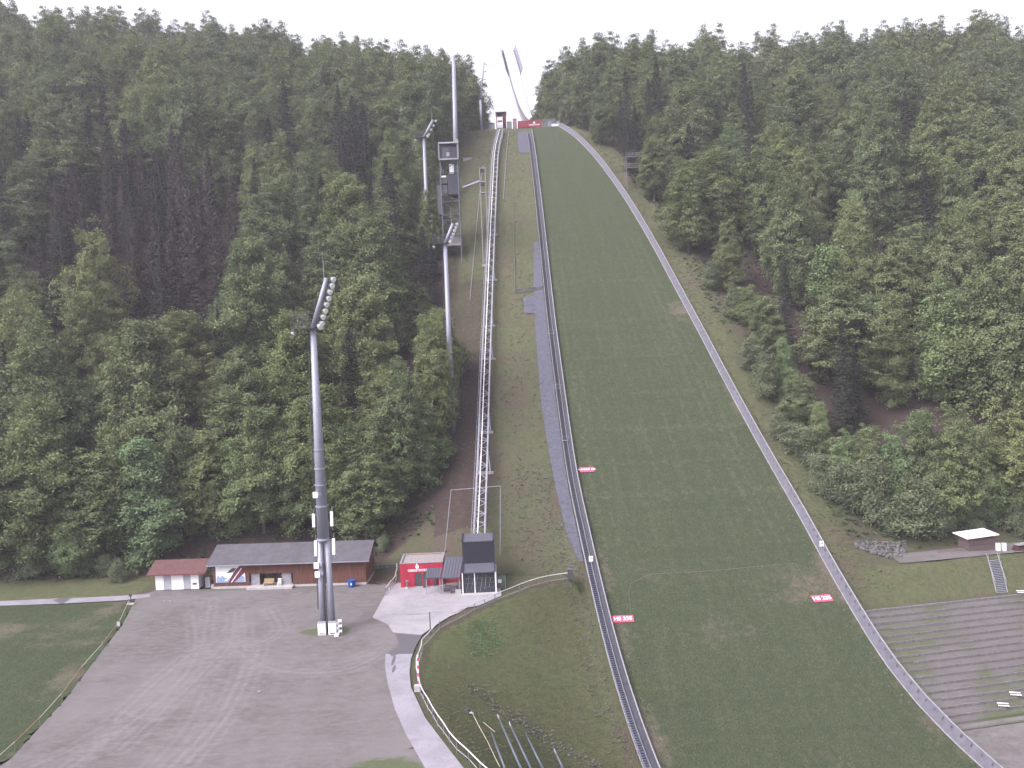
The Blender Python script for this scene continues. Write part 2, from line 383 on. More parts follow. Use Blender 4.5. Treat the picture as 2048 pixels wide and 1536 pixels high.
# whole ground
xs_=np.concatenate([np.arange(-420,-150,6.),np.arange(-150,-60,2.),np.arange(-60,90,.8),np.arange(90,160,2.),np.arange(160,421,6.)])
ys_=np.concatenate([np.arange(20,60,4.),np.arange(60,170,.8),np.arange(170,345,1.6),np.arange(345,640,7.)])
X,Y=np.meshgrid(xs_,ys_); X=X.ravel();Y=Y.ravel(); Z=TN(X,Y)-.10
far=np.maximum(0,Y-390); Z=Z-far*.3; Z=Z-.75*((vrow(X,Y)<-.6)&(X>xr(Y)+1.2))
# masks
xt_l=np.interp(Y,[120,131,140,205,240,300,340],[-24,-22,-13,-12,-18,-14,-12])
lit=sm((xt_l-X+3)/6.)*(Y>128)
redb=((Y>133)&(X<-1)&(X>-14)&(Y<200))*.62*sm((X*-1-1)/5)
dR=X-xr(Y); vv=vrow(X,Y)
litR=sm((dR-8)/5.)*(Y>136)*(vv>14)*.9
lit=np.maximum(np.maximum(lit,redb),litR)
bank=(X>xe(Y))&(X<xl(Y)-2)&(Y<123)
gm=np.where(bank,.62+.25*fbm(X,Y,.12,9),0.); lit=np.where(bank,np.clip(.0+.26*fbm(X,Y,.28,21),0,.34),lit); gm=np.maximum(gm,.5*sm((vv-.0)/1.5)*sm((8.5-vv)/2.)*sm((dR-1)/5.))
gm=np.where((dR>0)&(dR<8)&(Y>125),.45,gm); gm=np.where((Y>175)&(X>-16)&(X<8),.45,gm)
gm=np.where((X<-57)&(Y>121)&(Y<131),.6,gm)
st=np.where((X>xl(Y)-5.5)&(X<xl(Y)-1.6)&(Y>93)&(Y<135),.38,0.); st=np.where((X>xl(Y)-7)&(X<xl(Y)-3)&(Y>135)&(Y<150),.42,st)
st=np.where((X>-3)&(X<7)&(Y>124)&(Y<150),.27,st)
st=st
mask=np.stack([lit,gm,st],1)
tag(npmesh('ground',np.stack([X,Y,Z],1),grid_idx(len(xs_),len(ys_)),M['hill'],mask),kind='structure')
# landing slope
ny=520; nx=80; yy=np.linspace(62,331,ny); U=np.linspace(0,1,nx); YY=np.repeat(yy,nx); UU=np.tile(U,ny)
XX=(xl(YY)+1.1)*(1-UU)+(xr(YY)-.05)*UU; ZZ=T(XX,YY)+.03
m0=.22*sm((150-YY)/35.)-.06+.35*np.exp(-((UU-.0)/.07)**2)*(YY<225)+.3*np.exp(-((UU-.93)/.10)**2)*((YY>135)&(YY<190))+.25*np.exp(-((UU-1)/.04)**2)
m0+=.13*np.exp(-((YY-112-3*UU)/6)**2)*sm((UU-.1)/.3)*sm((.9-UU)/.3)+.25*np.exp(-((YY-124)/7)**2)*sm(UU*2)+.25*((YY>185)&(YY<189))
ln=np.zeros_like(YY)
for k,u0 in enumerate([.06,.12,.2,.3,.42,.55,.67,.78,.84,.9]):
    dd=np.abs(UU-u0-.01*np.sin(YY*.05+k)); ln=np.maximum(ln,(dd<.008)*(.9 if k in(0,1,7,8,9) else .5)*((YY<215)&(YY>128)))
for y0 in (139,146,154,163,173,184,197): ln=np.maximum(ln,(np.abs(YY-y0)<.3)*.6)
mask=np.stack([m0,ln],1)
tag(npmesh('landing_slope',np.stack([XX,YY,ZZ],1),grid_idx(nx,ny),M['slope'],mask),kind='structure')
# sheets on the plateau
def sheet(name,poly,dz,m,step=.5,maskf=None,kind='structure',edge=.0,label=None):
    pl=np.array([p[:2] for p in poly]); x0,y0=pl.min(0)-step;x1,y1=pl.max(0)+step
    gx=np.arange(x0,x1,step);gy=np.arange(y0,y1,step);X,Y=np.meshgrid(gx,gy);X=X.ravel();Y=Y.ravel()
    inside=inpoly(X+edge*fbm(X,Y,1.5,11),Y+edge*fbm(X,Y,1.3,12),pl)
    # snap boundary-outside neighbours onto polygon edge for a clean border
    nx=len(gx);I=inside.reshape(len(gy),nx); nb=np.zeros_like(I)
    for dy in(-1,0,1):
        for dx in(-1,0,1): nb|=np.roll(np.roll(I,dy,0),dx,1)
    keep=nb.copy(); out=(nb&~I).ravel()
    for i in np.nonzero(out)[0]:
        best=None
        for a,b in zip(pl,np.roll(pl,-1,0)):
            L=((b-a)**2).sum()+1e-9;t=min(1,max(0,((X[i]-a[0])*(b[0]-a[0])+(Y[i]-a[1])*(b[1]-a[1]))/L));q=a+t*(b-a);d=(q[0]-X[i])**2+(q[1]-Y[i])**2
            if best is None or d<best[0]: best=(d,q)
        X[i],Y[i]=best[1]
    Z=T(X,Y)+dz; mk=maskf(X,Y) if maskf else np.zeros((len(X),2))
    q=grid_idx(nx,len(gy),keep.ravel()); used=np.unique(q); re=np.full(len(X),-1); re[used]=np.arange(len(used))
    o=npmesh(name,np.stack([X,Y,Z],1)[used],re[q],m,mk[used]); return tag(o,kind=kind,label=label)
f=lambda *q:[flat(*p) for p in q]
lotpoly=f((20,1520),(130,1400),(245,1250),(275,1192),(310,1182),(735,1168),(760,1170),(800,1165),(800,1190),(840,1240),(832,1280),(818,1310),(775,1320),(775,1350),(800,1420),(850,1536))+[np.array([-8,55,5]),np.array([-50,55,5])]
tracks=[]
def arc(pts):
    P_=[flat(*p)[:2] for p in pts]; out=[]
    for i in range(len(P_)-1):
        p0=P_[max(i-1,0)];p1=P_[i];p2=P_[i+1];p3=P_[min(i+2,len(P_)-1)]
        for k in range(6):
            t=k/6; out.append(.5*((2*p1)+(-p0+p2)*t+(2*p0-5*p1+4*p2-p3)*t*t+(-p0+3*p1-3*p2+p3)*t**3))
    out.append(P_[-1]); return out
TR=[arc(p) for p in [[(60,1536),(180,1480),(300,1400),(380,1320),(430,1290)],[(140,1536),(260,1450),(340,1380),(400,1300),(420,1200)],[(180,1500),(330,1395),(390,1310),(385,1230)],[(300,1536),(380,1440),(420,1330),(400,1240),(390,1200)],
 [(340,1536),(440,1430),(485,1330),(490,1250)],[(370,1530),(450,1440),(500,1350),(520,1290)],[(420,1300),(480,1325),(560,1338),(640,1335),(720,1315),(770,1290)],[(450,1275),(500,1320),(580,1345),(690,1340),(760,1310)],[(230,1440),(300,1375),(380,1310)],[(120,1536),(240,1470),(330,1420)],[(470,1225),(460,1290),(420,1330),(350,1400),(240,1500)],[(540,1220),(560,1260),(500,1290),(460,1260)]]]
def lotmask(X,Y):
    a=np.zeros_like(X)
    for k,t in enumerate(TR):
        d=dseg(X,Y,t); a=np.maximum(a,(np.exp(-(d/.22)**2)+np.exp(-((d-.95)/.25)**2)*.6)*(.5 if k%3 else .3))
    tx,ty=flat(652,1262)[:2]; g=np.exp(-(((X-tx)/3.6)**2+((Y-ty+.2)/1.6)**2)**1.5)
    g=np.maximum(g,.55*np.exp(-((Y-121.9)/.7)**2)*(X<-22)*(X>-50))
    g=np.maximum(g,.7*np.exp(-(((X-flat(770,1536)[0])/5)**2+((Y-66.5)/3.6)**2)**2))
    return np.stack([a,g],1)
sheet('gravel_lot',lotpoly,.03,M['gravel'],.33,lotmask,edge=.9)
def meadmask(X,Y): return np.stack([.45*np.exp(-(((X+66)/9)**2+((Y-108)/9)**2))+.3*np.exp(-((X-np.interp(Y,[70,120],[-47,-58]))/3.)**2)-.25*sm((-X-68)/6),np.zeros_like(X)],1)
sheet('meadow',f((-60,1600),(60,1560),(165,1412),(270,1262),(285,1204),(0,1212),(-200,1216)),-.01,M['meadow'],.8,meadmask)
slab=f((745,1236),(778,1176),(795,1168),(1000,1168),(1003,1192),(958,1212),(925,1218),(880,1246),(843,1271),(786,1266),(776,1250))
sheet('forecourt',slab,.07,M['concrete_slab'],.5,lambda X,Y:np.stack([.62*np.exp(-((Y-107.5-.2*np.sin(X))/.35)**2)*(X>-17)+.5*np.exp(-((Y-112)/.12)**2),0*X],1))
pathp=f((838,1272),(850,1262),(832,1292),(822,1318),(819,1345),(822,1375),(850,1436),(880,1476),(945,1560),(1010,1640),(900,1640),(862,1560),(846,1530),(812,1470),(790,1420),(776,1370),(770,1335),(771,1310),(800,1290),(790,1268))
def pmask(X,Y):
    px,py=proj(X,Y,5.); return np.stack([.9*sm((1312-py)/6.)*(py>1266)+.9*sm((8-np.abs(px-787-.0*py))/8.)*sm((1358-py)/20),0*X],1)
sheet('path',pathp,.06,M['path'],.4,pmask)
roadp=f((-140,1216),(-140,1203),(0,1203),(100,1198),(230,1193),(300,1188),(300,1194),(250,1201),(120,1208),(0,1212))
sheet('road',roadp,.05,M['path'],.5,lambda X,Y:np.stack([.75*np.exp(-((X+69)/4)**2)*(fbm(X,Y,.6,4)>.0),0*X],1))
# mat strip beside the stairs, patches
def strip_sheet(name,ys,x0f,x1f,m,dz=.05,kind='structure',n=4):
    A=np.array([[ (x0f(y)*(1-u)+x1f(y)*u),y] for y in ys for u in np.linspace(0,1,n)]); Z=T(A[:,0],A[:,1])+dz
    return tag(npmesh(name,np.column_stack([A,Z]),grid_idx(n,len(ys)),m,np.zeros((len(A),2))),kind=kind)
strip_sheet('drainage_mat',np.arange(126,213,.8),lambda y:xl(y)-.75-np.interp(y,[126,131,160,190,212],[.7,1.7,3.,2.6,1.3]),lambda y:xl(y)-.75,M['mat'],.06)
a=G(1042,592);b=G(1050,628); strip_sheet('drainage_mat',np.arange(b[1],a[1],.8),lambda y:3.2+(a[1]-y)*.05,lambda y:xl(y)-2.9,M['mat'],.09)
strip_sheet('drainage_mat',np.arange(262,284,1.),lambda y:5.0-(y>272)*0,lambda y:xl(y)-.4,M['mat'],.07)
# service track on the right
strip_sheet('service_track',np.arange(121.,134,.5),lambda y:62+0*y,lambda y:110,M['gravel'],.0,n=40) if False else None
v0=[(x,115+.19*(x-47.3)+vv_) for x in np.arange(58,120,1.) for vv_ in np.linspace(7.2,11.2,6)]
A=np.array(v0); npz=T(A[:,0],A[:,1])+.07
tag(npmesh('service_track',np.column_stack([A,npz]),grid_idx(6,len(np.arange(58,120,1.))),M['gravel'],np.column_stack([0*npz,.45*sm((64-A[:,0])/6)])),kind='structure')
# terraces: stepped ground
NR=17
def rowpt(x,k): # k-th row edge, k=0 top
    v=-1.12*k-.1; return (x,115+.19*(x-47.3)+v)
V=[];Fq=[];xsr=np.arange(0,1.0001,1/60.)
prof=[]
for k in range(NR):
    v=-1.12*k; z=.2+v*.463
    prof.append((v+.0,z+.20)); prof.append((v-.02,z-.10)); prof.append((v-1.08,z-.2))
pr=np.array(prof); nv=len(pr)
for u in xsr:
    for v,z in pr:
        y=115+v; x0=xr(y)+1.2; x=x0*(1-u)+100*u; yy_=115+.19*(x-47.3)+v; V.append((x,yy_,z+.02))
V=np.array(V); q=grid_idx(nv,len(xsr))
mk=np.column_stack([.35+0*V[:,0],.0*V[:,0]])
tag(npmesh('terrace',V,q,M['soil'],np.column_stack([.15+0*V[:,0],.40+.34*fbm(V[:,0],V[:,1],.45,8)+.2*sm((58-V[:,0])/10)]),smooth=False),kind='structure')
A=np.array([(float(xr(y))*(1-u)+100*u+.9*(1-u),115+.19*((float(xr(y))*(1-u)+100*u)-47.3)+(y-115)) for y in np.arange(70,97.4,.5) for u in np.linspace(0,1,50)])
tag(npmesh('gravel_apron',np.column_stack([A,T(A[:,0],A[:,1])+.12*sm((A[:,1]-60)/3)]),grid_idx(50,len(np.arange(70,97.4,.5))),M['gravel'],np.column_stack([.1+0*A[:,0],.28+.3*fbm(A[:,0],A[:,1],.3,31)])),kind='structure')
ordn=['topmost','second','third','fourth','fifth','sixth','seventh','eighth','ninth','tenth','eleventh','twelfth','thirteenth','fourteenth','fifteenth','sixteenth','seventeenth']
for k in range(NR-1):
    v=-1.12*k; z=.2+v*.463+.14; m=MB(); x0=xr(115+v)+1.3+[.4,1.2,.2,2.4,.8][k%5]
    r=random.Random(k); x=x0
    while x<98:
        ln_=r.uniform(3.6,4.4); x2=min(98,x+ln_-.04); dz=r.uniform(-.02,.03)
        p=(x,115+.19*(x-47.3)+v+.02,z+.06+dz); q2=(x2,115+.19*(x2-47.3)+v+.02,z+.06+dz); m.bar(p,q2,.26,.11)
        m.bar((p[0],p[1]-.11,z-.08),(q2[0],q2[1]-.11,z-.08),.05,.24); x+=ln_
    o=m.build('terrace_row',M['gwood']); tag(o,f'weathered grey timber step edge on the spectator terrace, {ordn[k]} row counted from the top','terrace step','timber rows of the spectator terrace')
# ------------------------------------------------------------------ trees
def leaf_mat(name,cols,tint=.5,trans=.2):
    s=NT(name); n=s.n; l=s.l
    g=n.new('ShaderNodeNewGeometry'); oi=n.new('ShaderNodeObjectInfo')
    r=n.new('ShaderNodeValToRGB'); r.color_ramp.interpolation='LINEAR'
    el=r.color_ramp.elements
    while len(el)<len(cols): el.new(.5)
    for i,c in enumerate(cols): el[i].position=i/(len(cols)-1); el[i].color=(*c,1)
    l.new(oi.outputs['Random'],r.inputs[0])
    c=s.mix(s.math('MULTIPLY',g.outputs['Random Per Island'],.75),r.outputs[0],tuple(min(1,x*1.6+.01) for x in cols[len(cols)//2]))
    c=s.mix(s.rng(s.noise(.45,3,.6),.42,.66,0,.5),c,tuple(x*.55 for x in cols[0]))
    df=n.new('ShaderNodeBsdfDiffuse'); tl=n.new('ShaderNodeBsdfTranslucent'); ms=n.new('ShaderNodeMixShader'); ms.inputs[0].default_value=trans
    l.new(c,df.inputs[0]); l.new(c,tl.inputs[0]); l.new(df.outputs[0],ms.inputs[1]); l.new(tl.outputs[0],ms.inputs[2])
    l.new(ms.outputs[0],n['Material Output'].inputs[0]); return s.m
M['leaf']=leaf_mat('beech_leaves',[(0.079, 0.116, 0.058), (0.134, 0.167, 0.069), (0.079, 0.125, 0.078), (0.163, 0.186, 0.084), (0.116, 0.144, 0.084), (0.07, 0.107, 0.064)])
M['leaf2']=leaf_mat('bright_leaves',[(0.166, 0.208, 0.083), (0.133, 0.192, 0.102), (0.2, 0.216, 0.088)])
M['bushleaf']=leaf_mat('willow_leaves',[(0.111, 0.143, 0.084), (0.134, 0.158, 0.097), (0.127, 0.151, 0.084)])
M['needle']=leaf_mat('spruce_needles',[(0.035, 0.045, 0.038), (0.045, 0.056, 0.042), (0.049, 0.045, 0.042)],trans=.1)
M['needle2']=leaf_mat('brown_needles',[(0.079, 0.067, 0.068), (0.095, 0.084, 0.071), (0.079, 0.075, 0.071)],trans=.1)
def leaves(cen,nrm,size,r,asp=.6):
    n=len(cen); a=r.normal(size=(n,3)); t=np.cross(nrm,a); t/=np.linalg.norm(t,axis=1)[:,None]+1e-9; b=np.cross(nrm,t); b/=np.linalg.norm(b,axis=1)[:,None]+1e-9
    s=(size*r.uniform(.7,1.3,n))[:,None]
    V=np.empty((n,4,3)); V[:,0]=cen-t*s; V[:,1]=cen-b*s*asp; V[:,2]=cen+t*s; V[:,3]=cen+b*s*asp
    return V.reshape(-1,3)
def crown_mesh(name,V,m):
    n=len(V)//4; me=bpy.data.meshes.new(name); me.vertices.add(len(V)); me.vertices.foreach_set('co',V.astype(np.float32).ravel())
    me.loops.add(4*n); me.loops.foreach_set('vertex_index',np.arange(4*n,dtype=np.int32)); me.polygons.add(n); me.polygons.foreach_set('loop_start',np.arange(0,4*n,4,dtype=np.int32))
    me.materials.append(m); me.update(); return me
def trunk_mesh(name,H_,segs,boughs,r0):
    b=MB(); pts=segs
    for i in range(len(pts)-1):
        k=i/(len(pts)-1);k2=(i+1)/(len(pts)-1); b.tube(pts[i],pts[i+1],r0*(1-k)**.8+.04,r0*(1-k2)**.8+.04,7,False)
    for p,q,r in boughs:
        mid=(Vector(p)+Vector(q))/2+Vector((0,0,-.1*(Vector(q)-Vector(p)).length*.3)); b.tube(p,mid,r,r*.65,4,False); b.tube(mid,q,r*.65,r*.15,4,False)
    me=bpy.data.meshes.new(name); me.from_pydata([tuple(v) for v in b.v],[],b.f); me.materials.append(M['bark']); me.polygons.foreach_set('use_smooth',[True]*len(b.f)); return me
def beech(seed,Hh=24,R=5.2,base=.18,nb=90,m=None,leaf=.17,per=26,top=1.0,flat_=.55):
    r=np.random.RandomState(seed); lean=r.normal(0,.35,2)
    axis=lambda h:np.array([lean[0]*(h/Hh)**2*2+.25*math.sin(h*.35+seed),lean[1]*(h/Hh)**2*2+.25*math.cos(h*.3+seed*2),h])
    cen=[];nrm=[];bl=[]; lob=r.uniform(0,6.28,3); la=r.uniform(.10,.24,3)
    for i in range(nb):
        t=((i+r.uniform(0,1))/nb)**.85; h0=min(Hh*.9,max(.8,Hh*(base+(1-base)*t*.93)+r.normal(0,.5))); az=i*2.39996+r.normal(0,.35)
        env=R*(max(0,1-((t-.3)/.73)**2)**.55 if t>.3 else .72+.28*t/.3)
        env=max(env,R*.2)*(1+la[0]*math.sin(az+lob[0]+t*4)+la[1]*math.sin(2*az+lob[1]-t*6)+la[2]*math.sin(3*az+lob[2]+t*9))
        Ln=env*r.uniform(.6,1.15); up=math.radians(4+50*t**1.8+r.normal(0,7))
        p0=axis(h0); d=np.array([math.cos(az)*math.cos(up),math.sin(az)*math.cos(up),math.sin(up)]); side=np.array([-math.sin(az),math.cos(az),0])
        bl.append((tuple(p0),tuple(p0+d*Ln*.85),.03+.05*(1-t)))
        ns=int(5+Ln*1.9)
        for k in range(ns):
            u=.25+.75*(k+r.uniform(0,1))/ns; w_=r.normal(0,.26)*Ln*(1.15-u)+r.normal(0,.25)
            c=p0+d*Ln*u+side*w_+np.array([0,0,-.09*(Ln*u)**1.5*.35-abs(w_)*.12+r.normal(0,.16)])
            n_=per if u>.5 else per//2
            o=r.normal(size=(n_,3))*np.array([.42,.42,flat_*.42])*(1.0+.4*r.rand()); tilt=d*np.array([1,1,0]); o[:,2]-=(o@tilt)*.22
            cen.append(c+o); nn=r.normal(size=(n_,3))*.6+np.array([0,0,1.])+tilt*.45; nrm.append(nn)
    cen=np.concatenate(cen);nrm=np.concatenate(nrm); nrm/=np.linalg.norm(nrm,axis=1)[:,None]
    V=leaves(cen,nrm,leaf,r)
    segs=[tuple(axis(Hh*k/7*.92)) for k in range(8)]; segs[0]=(0,0,-1.5)
    return trunk_mesh('trunk',Hh,segs,bl,.13+Hh*.011),crown_mesh('crown',V,m or M['leaf'])
def round_tree(seed,Hh=24,R=6.2,cz=.52,nc=560,m=None,leaf=.2,per=62,top=1.0,lob=.2):
    r=np.random.RandomState(seed); ph=r.uniform(0,6.28,9); fr=r.uniform(1.6,3.6,9)
    u=r.normal(size=(nc*2,3)); u/=np.linalg.norm(u,axis=1)[:,None]; u=u[u[:,2]>-.93][:nc]; n=len(u)
    amp=1+lob*(np.sin(u[:,0]*fr[0]*2+ph[0])*np.sin(u[:,1]*fr[1]*2+ph[1])+.8*np.sin(u[:,2]*fr[2]*2.4+u[:,0]*fr[3]+ph[2])+.7*np.sin(u[:,1]*fr[4]*3+u[:,2]*fr[5]*2+ph[3]))
    rad=(.62+.38*r.rand(n)**.45)*amp; hz=Hh*(1-cz)*.97; lz=Hh*cz*.93
    # pointed-oval profile: narrower towards the top
    c=np.empty((n,3)); zz=u[:,2]*rad; tap=np.where(zz>0,1-.22*np.clip(zz,0,1)**1.4,1-.12*np.clip(-zz,0,1))
    c[:,0]=u[:,0]*rad*R*tap; c[:,1]=u[:,1]*rad*R*tap; c[:,2]=Hh*cz+np.where(zz>0,zz*hz,zz*lz)
    cs=np.repeat(c,per,axis=0); uu=np.repeat(u,per,axis=0); sz=np.repeat(r.uniform(.45,.95,n),per)[:,None]
    d=r.normal(size=cs.shape)*np.array([.75,.75,.42])*sz; cs=cs+d; out=uu*np.array([1,1,.5]); cs[:,2]-=np.maximum(0,(d*out).sum(1))*.35
    nn=r.normal(size=cs.shape)*.65+out*.5+np.array([0,0,.9]); nn/=np.linalg.norm(nn,axis=1)[:,None]
    V=leaves(cs,nn,leaf,r)
    bl=[]
    for i in range(0,n,14):
        p0=np.array([0,0,0.])+np.array([0,0,min(Hh*.88,max(1.,c[i,2]-.45*math.hypot(c[i,0],c[i,1])-.5))]); kk=p0[2]/(Hh/6*.93); k0=int(kk); A0=lambda k:np.array([.2*math.sin(k),.2*math.cos(k*1.3)]) if k>0 else np.zeros(2); k0=min(k0,5); p0[:2]=A0(k0)+(A0(k0+1)-A0(k0))*(kk-k0); bl.append((tuple(p0),tuple(c[i]),.10))
    return trunk_mesh('trunk',Hh,[(0,0,-1.5)]+[(.2*math.sin(k),.2*math.cos(k*1.3),Hh*k/6*.93) for k in range(1,7)],bl,.13+Hh*.011),crown_mesh('crown',V,m or M['leaf'])
def spruce(seed,Hh=27,R=3.1,m=None,base=.08,dens=1.0,leaf=.16):
    r=np.random.RandomState(seed); cen=[];nrm=[];bl=[]; h=Hh*base
    while h<Hh*.985:
        t=(h-Hh*base)/(Hh*(1-base)); Lw=R*(1-t)**.8+.12; nbr=int(6+3*(1-t))
        a0=r.uniform(0,6.28)
        for k in range(nbr):
            az=a0+k*6.283/nbr+r.normal(0,.18); Ln=Lw*r.uniform(.7,1.15); dr=.28*(1-t)-.25*t
            d=np.array([math.cos(az),math.sin(az),0]); side=np.array([-d[1],d[0],0]); p0=np.array([0,0,h+r.normal(0,.12)])
            if k%2==0: bl.append((tuple(p0),tuple(p0+d*Ln*.9+np.array([0,0,-dr*Ln])),.03))
            n_=int((10+16*Ln)*dens); u=r.rand(n_)**.75; w_=r.uniform(-1,1,n_)*.34*Ln*(1.05-u)*(.5+u)
            c=p0+d[None]*(u*Ln)[:,None]+side[None]*w_[:,None]; c[:,2]+=-dr*Ln*u+.10*Ln*u**3-np.abs(w_)*.25+r.normal(0,.07,n_)
            cen.append(c); nrm.append(r.normal(size=(n_,3))*.5+np.array([0,0,1.])+d*.5)
        h+=Hh*.024*(1.15-.5*t)
    cen=np.concatenate(cen);nrm=np.concatenate(nrm); nrm/=np.linalg.norm(nrm,axis=1)[:,None]
    V=leaves(cen,nrm,leaf,r,.45)
    return trunk_mesh('trunk',Hh,[(0,0,-1.5)]+[(0,0,Hh*k/5*.98) for k in range(1,6)],bl,.3),crown_mesh('crown',V,m or M['needle'])
PB=[round_tree(111,24,6.0),round_tree(112,26,5.6,.5,600),round_tree(113,22,6.6,.5),beech(14,25,6.0,.05,140,leaf=.2,flat_=.8),round_tree(115,20,5.6,.48,480),round_tree(116,25,6.4,.56,620,lob=.26),round_tree(117,23,5.0,.5,480,lob=.24),beech(16,24,6.8,.12,150,leaf=.2,flat_=.8)]
PL=[round_tree(121,18,4.8,.46,420,M['leaf2']),round_tree(122,16,4.2,.46,380,M['leaf2'],.19),beech(21,18,4.6,.03,110,M['leaf2'],.2,24,flat_=.8)]
PS=[spruce(31,27,4.0,dens=1.3),spruce(32,24,3.4,dens=1.3),spruce(33,30,4.4,dens=1.3)]
PD=[spruce(41,25,3.8,M['needle2'],.06,1.5,.19),spruce(42,22,3.4,M['needle2'],.06,1.5,.19)]
PU=[beech(51,5.5,2.3,.02,38,M['bushleaf'],.13,34,flat_=.6),beech(52,4.2,2.0,.02,32,M['bushleaf'],.12,34,flat_=.7),beech(53,7.5,2.8,.03,56,M['bushleaf'],.14,30,flat_=.7)]
KINDS={'beech':(PB,'broadleaf_tree','tree'),'light':(PL,'young_broadleaf_tree','tree'),'spruce':(PS,'spruce_tree','tree'),'brown':(PD,'brown_conifer','tree'),'bush':(PU,'shrub','shrub')}
spots=[]  # x,y,kind,scale
rt=np.random.RandomState(5)
def kind_at(x,y,left):
    z=Tz(x,y); px,py=proj(x,y,z+16); u=rt.rand()
    if left:
        if ((px-285)/190)**2+((py-430)/125)**2<1: return 'brown' if u<.85 else 'spruce'
        if ((px-175)/60)**2+((py-430+220)/100)**2<1: return 'spruce' if u<.6 else 'beech'
        if py<150: return 'spruce' if u<.16 else 'beech'
        if px>840 and py<300: return 'spruce' if u<.55 else 'beech'
        if 640<px<780 and 150<py<420: return 'spruce' if u<.4 else 'beech'
        return 'spruce' if u<.07 else ('light' if u>.86 else 'beech')
    if ((px-1300)/95)**2+((py-190)/110)**2<1: return 'spruce' if u<.35 else 'beech'
    if ((px-1850)/90)**2+((py-170)/120)**2<1: return 'spruce' if u<.6 else 'beech'
    return 'spruce' if u<.06 else ('light' if u>.84 else 'beech')
def try_add(x,y,kind,sc,mind):
    for a in spots:
        if (a[0]-x)**2+(a[1]-y)**2<(mind*(.75 if kind in('brown','spruce') and a[2] in('brown','spruce') else 1))**2: return False
    spots.append((x,y,kind,sc)); return True
# hand placed front rows (px,py of the foot, kind, scale)
for px,py,k,s in [(40,1150,'beech',.95),(-40,1140,'beech',1.1),(105,1135,'beech',1.05),(150,1150,'light',.7),(190,1120,'beech',1.),(300,1120,'light',1.15),(250,1095,'beech',.9),(355,1078,'beech',.85),(420,1070,'beech',.8),(480,1068,'light',.9),(530,1065,'beech',.9),(590,1062,'beech',.8),(640,1060,'beech',.9),(690,1058,'light',.95),(735,1078,'beech',.75),(748,1050,'beech',.85),(805,1010,'beech',.85),(850,965,'light',.9),(872,905,'beech',.8),(886,845,'beech',.72),(884,780,'beech',.8),(870,735,'light',.8),(866,520,'beech',.75),(872,560,'spruce',.6),(838,690,'beech',.7),(1690,985,'light',.6),(1735,1010,'beech',.6),(1790,1030,'light',.75),(1840,1040,'beech',.7),(1885,1050,'light',.8),(1925,1045,'beech',.7),(1975,1050,'light',.7),(2025,1050,'beech',.8),(2075,1050,'beech',.8),(1640,930,'light',.55),(1600,860,'beech',.55),(1570,800,'light',.6),(1530,725,'beech',.6),(1495,650,'light',.6),(1460,585,'beech',.6),
   ]:
    g=G(px,py); spots.append((g[0],g[1],k,s))
for px,py,k,s in [(1590,905,'bush',1.),(1560,880,'bush',.8),(1640,985,'bush',1.),(1670,1000,'bush',1.15),(1700,1015,'bush',1.25),(1740,1045,'bush',1.2),(1790,1060,'bush',1.2),(1835,1075,'bush',1.3),(1620,930,'bush',1.1),(1505,740,'bush',.9),(1535,800,'bush',1.),(1470,640,'bush',.9),(1870,1070,'bush',1.),(1425,580,'bush',.8),(2030,1070,'bush',.9),
   (1139,248,'bush',.7),(1125,246,'bush',.5),(160,1150,'bush',.5),(215,1150,'bush',.6),(280,1140,'bush',.5),(770,1100,'bush',.55),(1100,250,'bush',.5)]:
    g=G(px,py); spots.append((g[0],g[1],k,s))
for px,y,k,s in [(1072,322,'light',.5),(1086,312,'spruce',.62),(1097,330,'beech',.55),(1112,306,'beech',.62),(1128,318,'spruce',.75),(1140,300,'beech',.7),(1160,312,'beech',.8),(944,300,'beech',.75),(938,315,'spruce',.9),(952,320,'beech',.8)]:
    g=aty(px,250,y); spots.append((g[0],y,k,s))
rb2=np.random.RandomState(9)
for q in range(70):
    px,py=(rb2.uniform(-20,300),rb2.uniform(1085,1165)) if q<26 else (rb2.uniform(1720,2060),rb2.uniform(955,1070))
    g=G(px,py)
    if g[0]>0 and vrow(g[0],g[1])<14.5: continue
    if all((g[0]-b[0])**2+(g[1]-b[1])**2>5.5 for b in spots if b[2]=='bush'): spots.append((g[0],g[1],'bush',rb2.uniform(.55,1.25)))
for px,py,k,s in [(1820,30,'spruce',1.12),(1882,62,'spruce',1.02),(1895,70,'spruce',.95),(600,66,'spruce',1.0),(645,66,'spruce',1.05),(392,42,'spruce',1.),(462,48,'spruce',.98),(170,30,'spruce',1.),(1460,58,'spruce',.9),(1100,150,'spruce',.95),(1108,126,'beech',1.1),(1128,108,'beech',1.2),(1152,96,'beech',1.2),(1180,84,'beech',1.2),(1215,76,'beech',1.2),(930,114,'beech',1.1),(1250,85,'spruce',.9)]:
    for y in np.arange(345,270,-3.):
        q_=aty(px,py,y)
        if q_[2]-Tz(q_[0],y)>27*s: continue
        spots.append((q_[0],y,k,max(.6,min(1.25,(q_[2]-Tz(q_[0],y))/26.)))); break
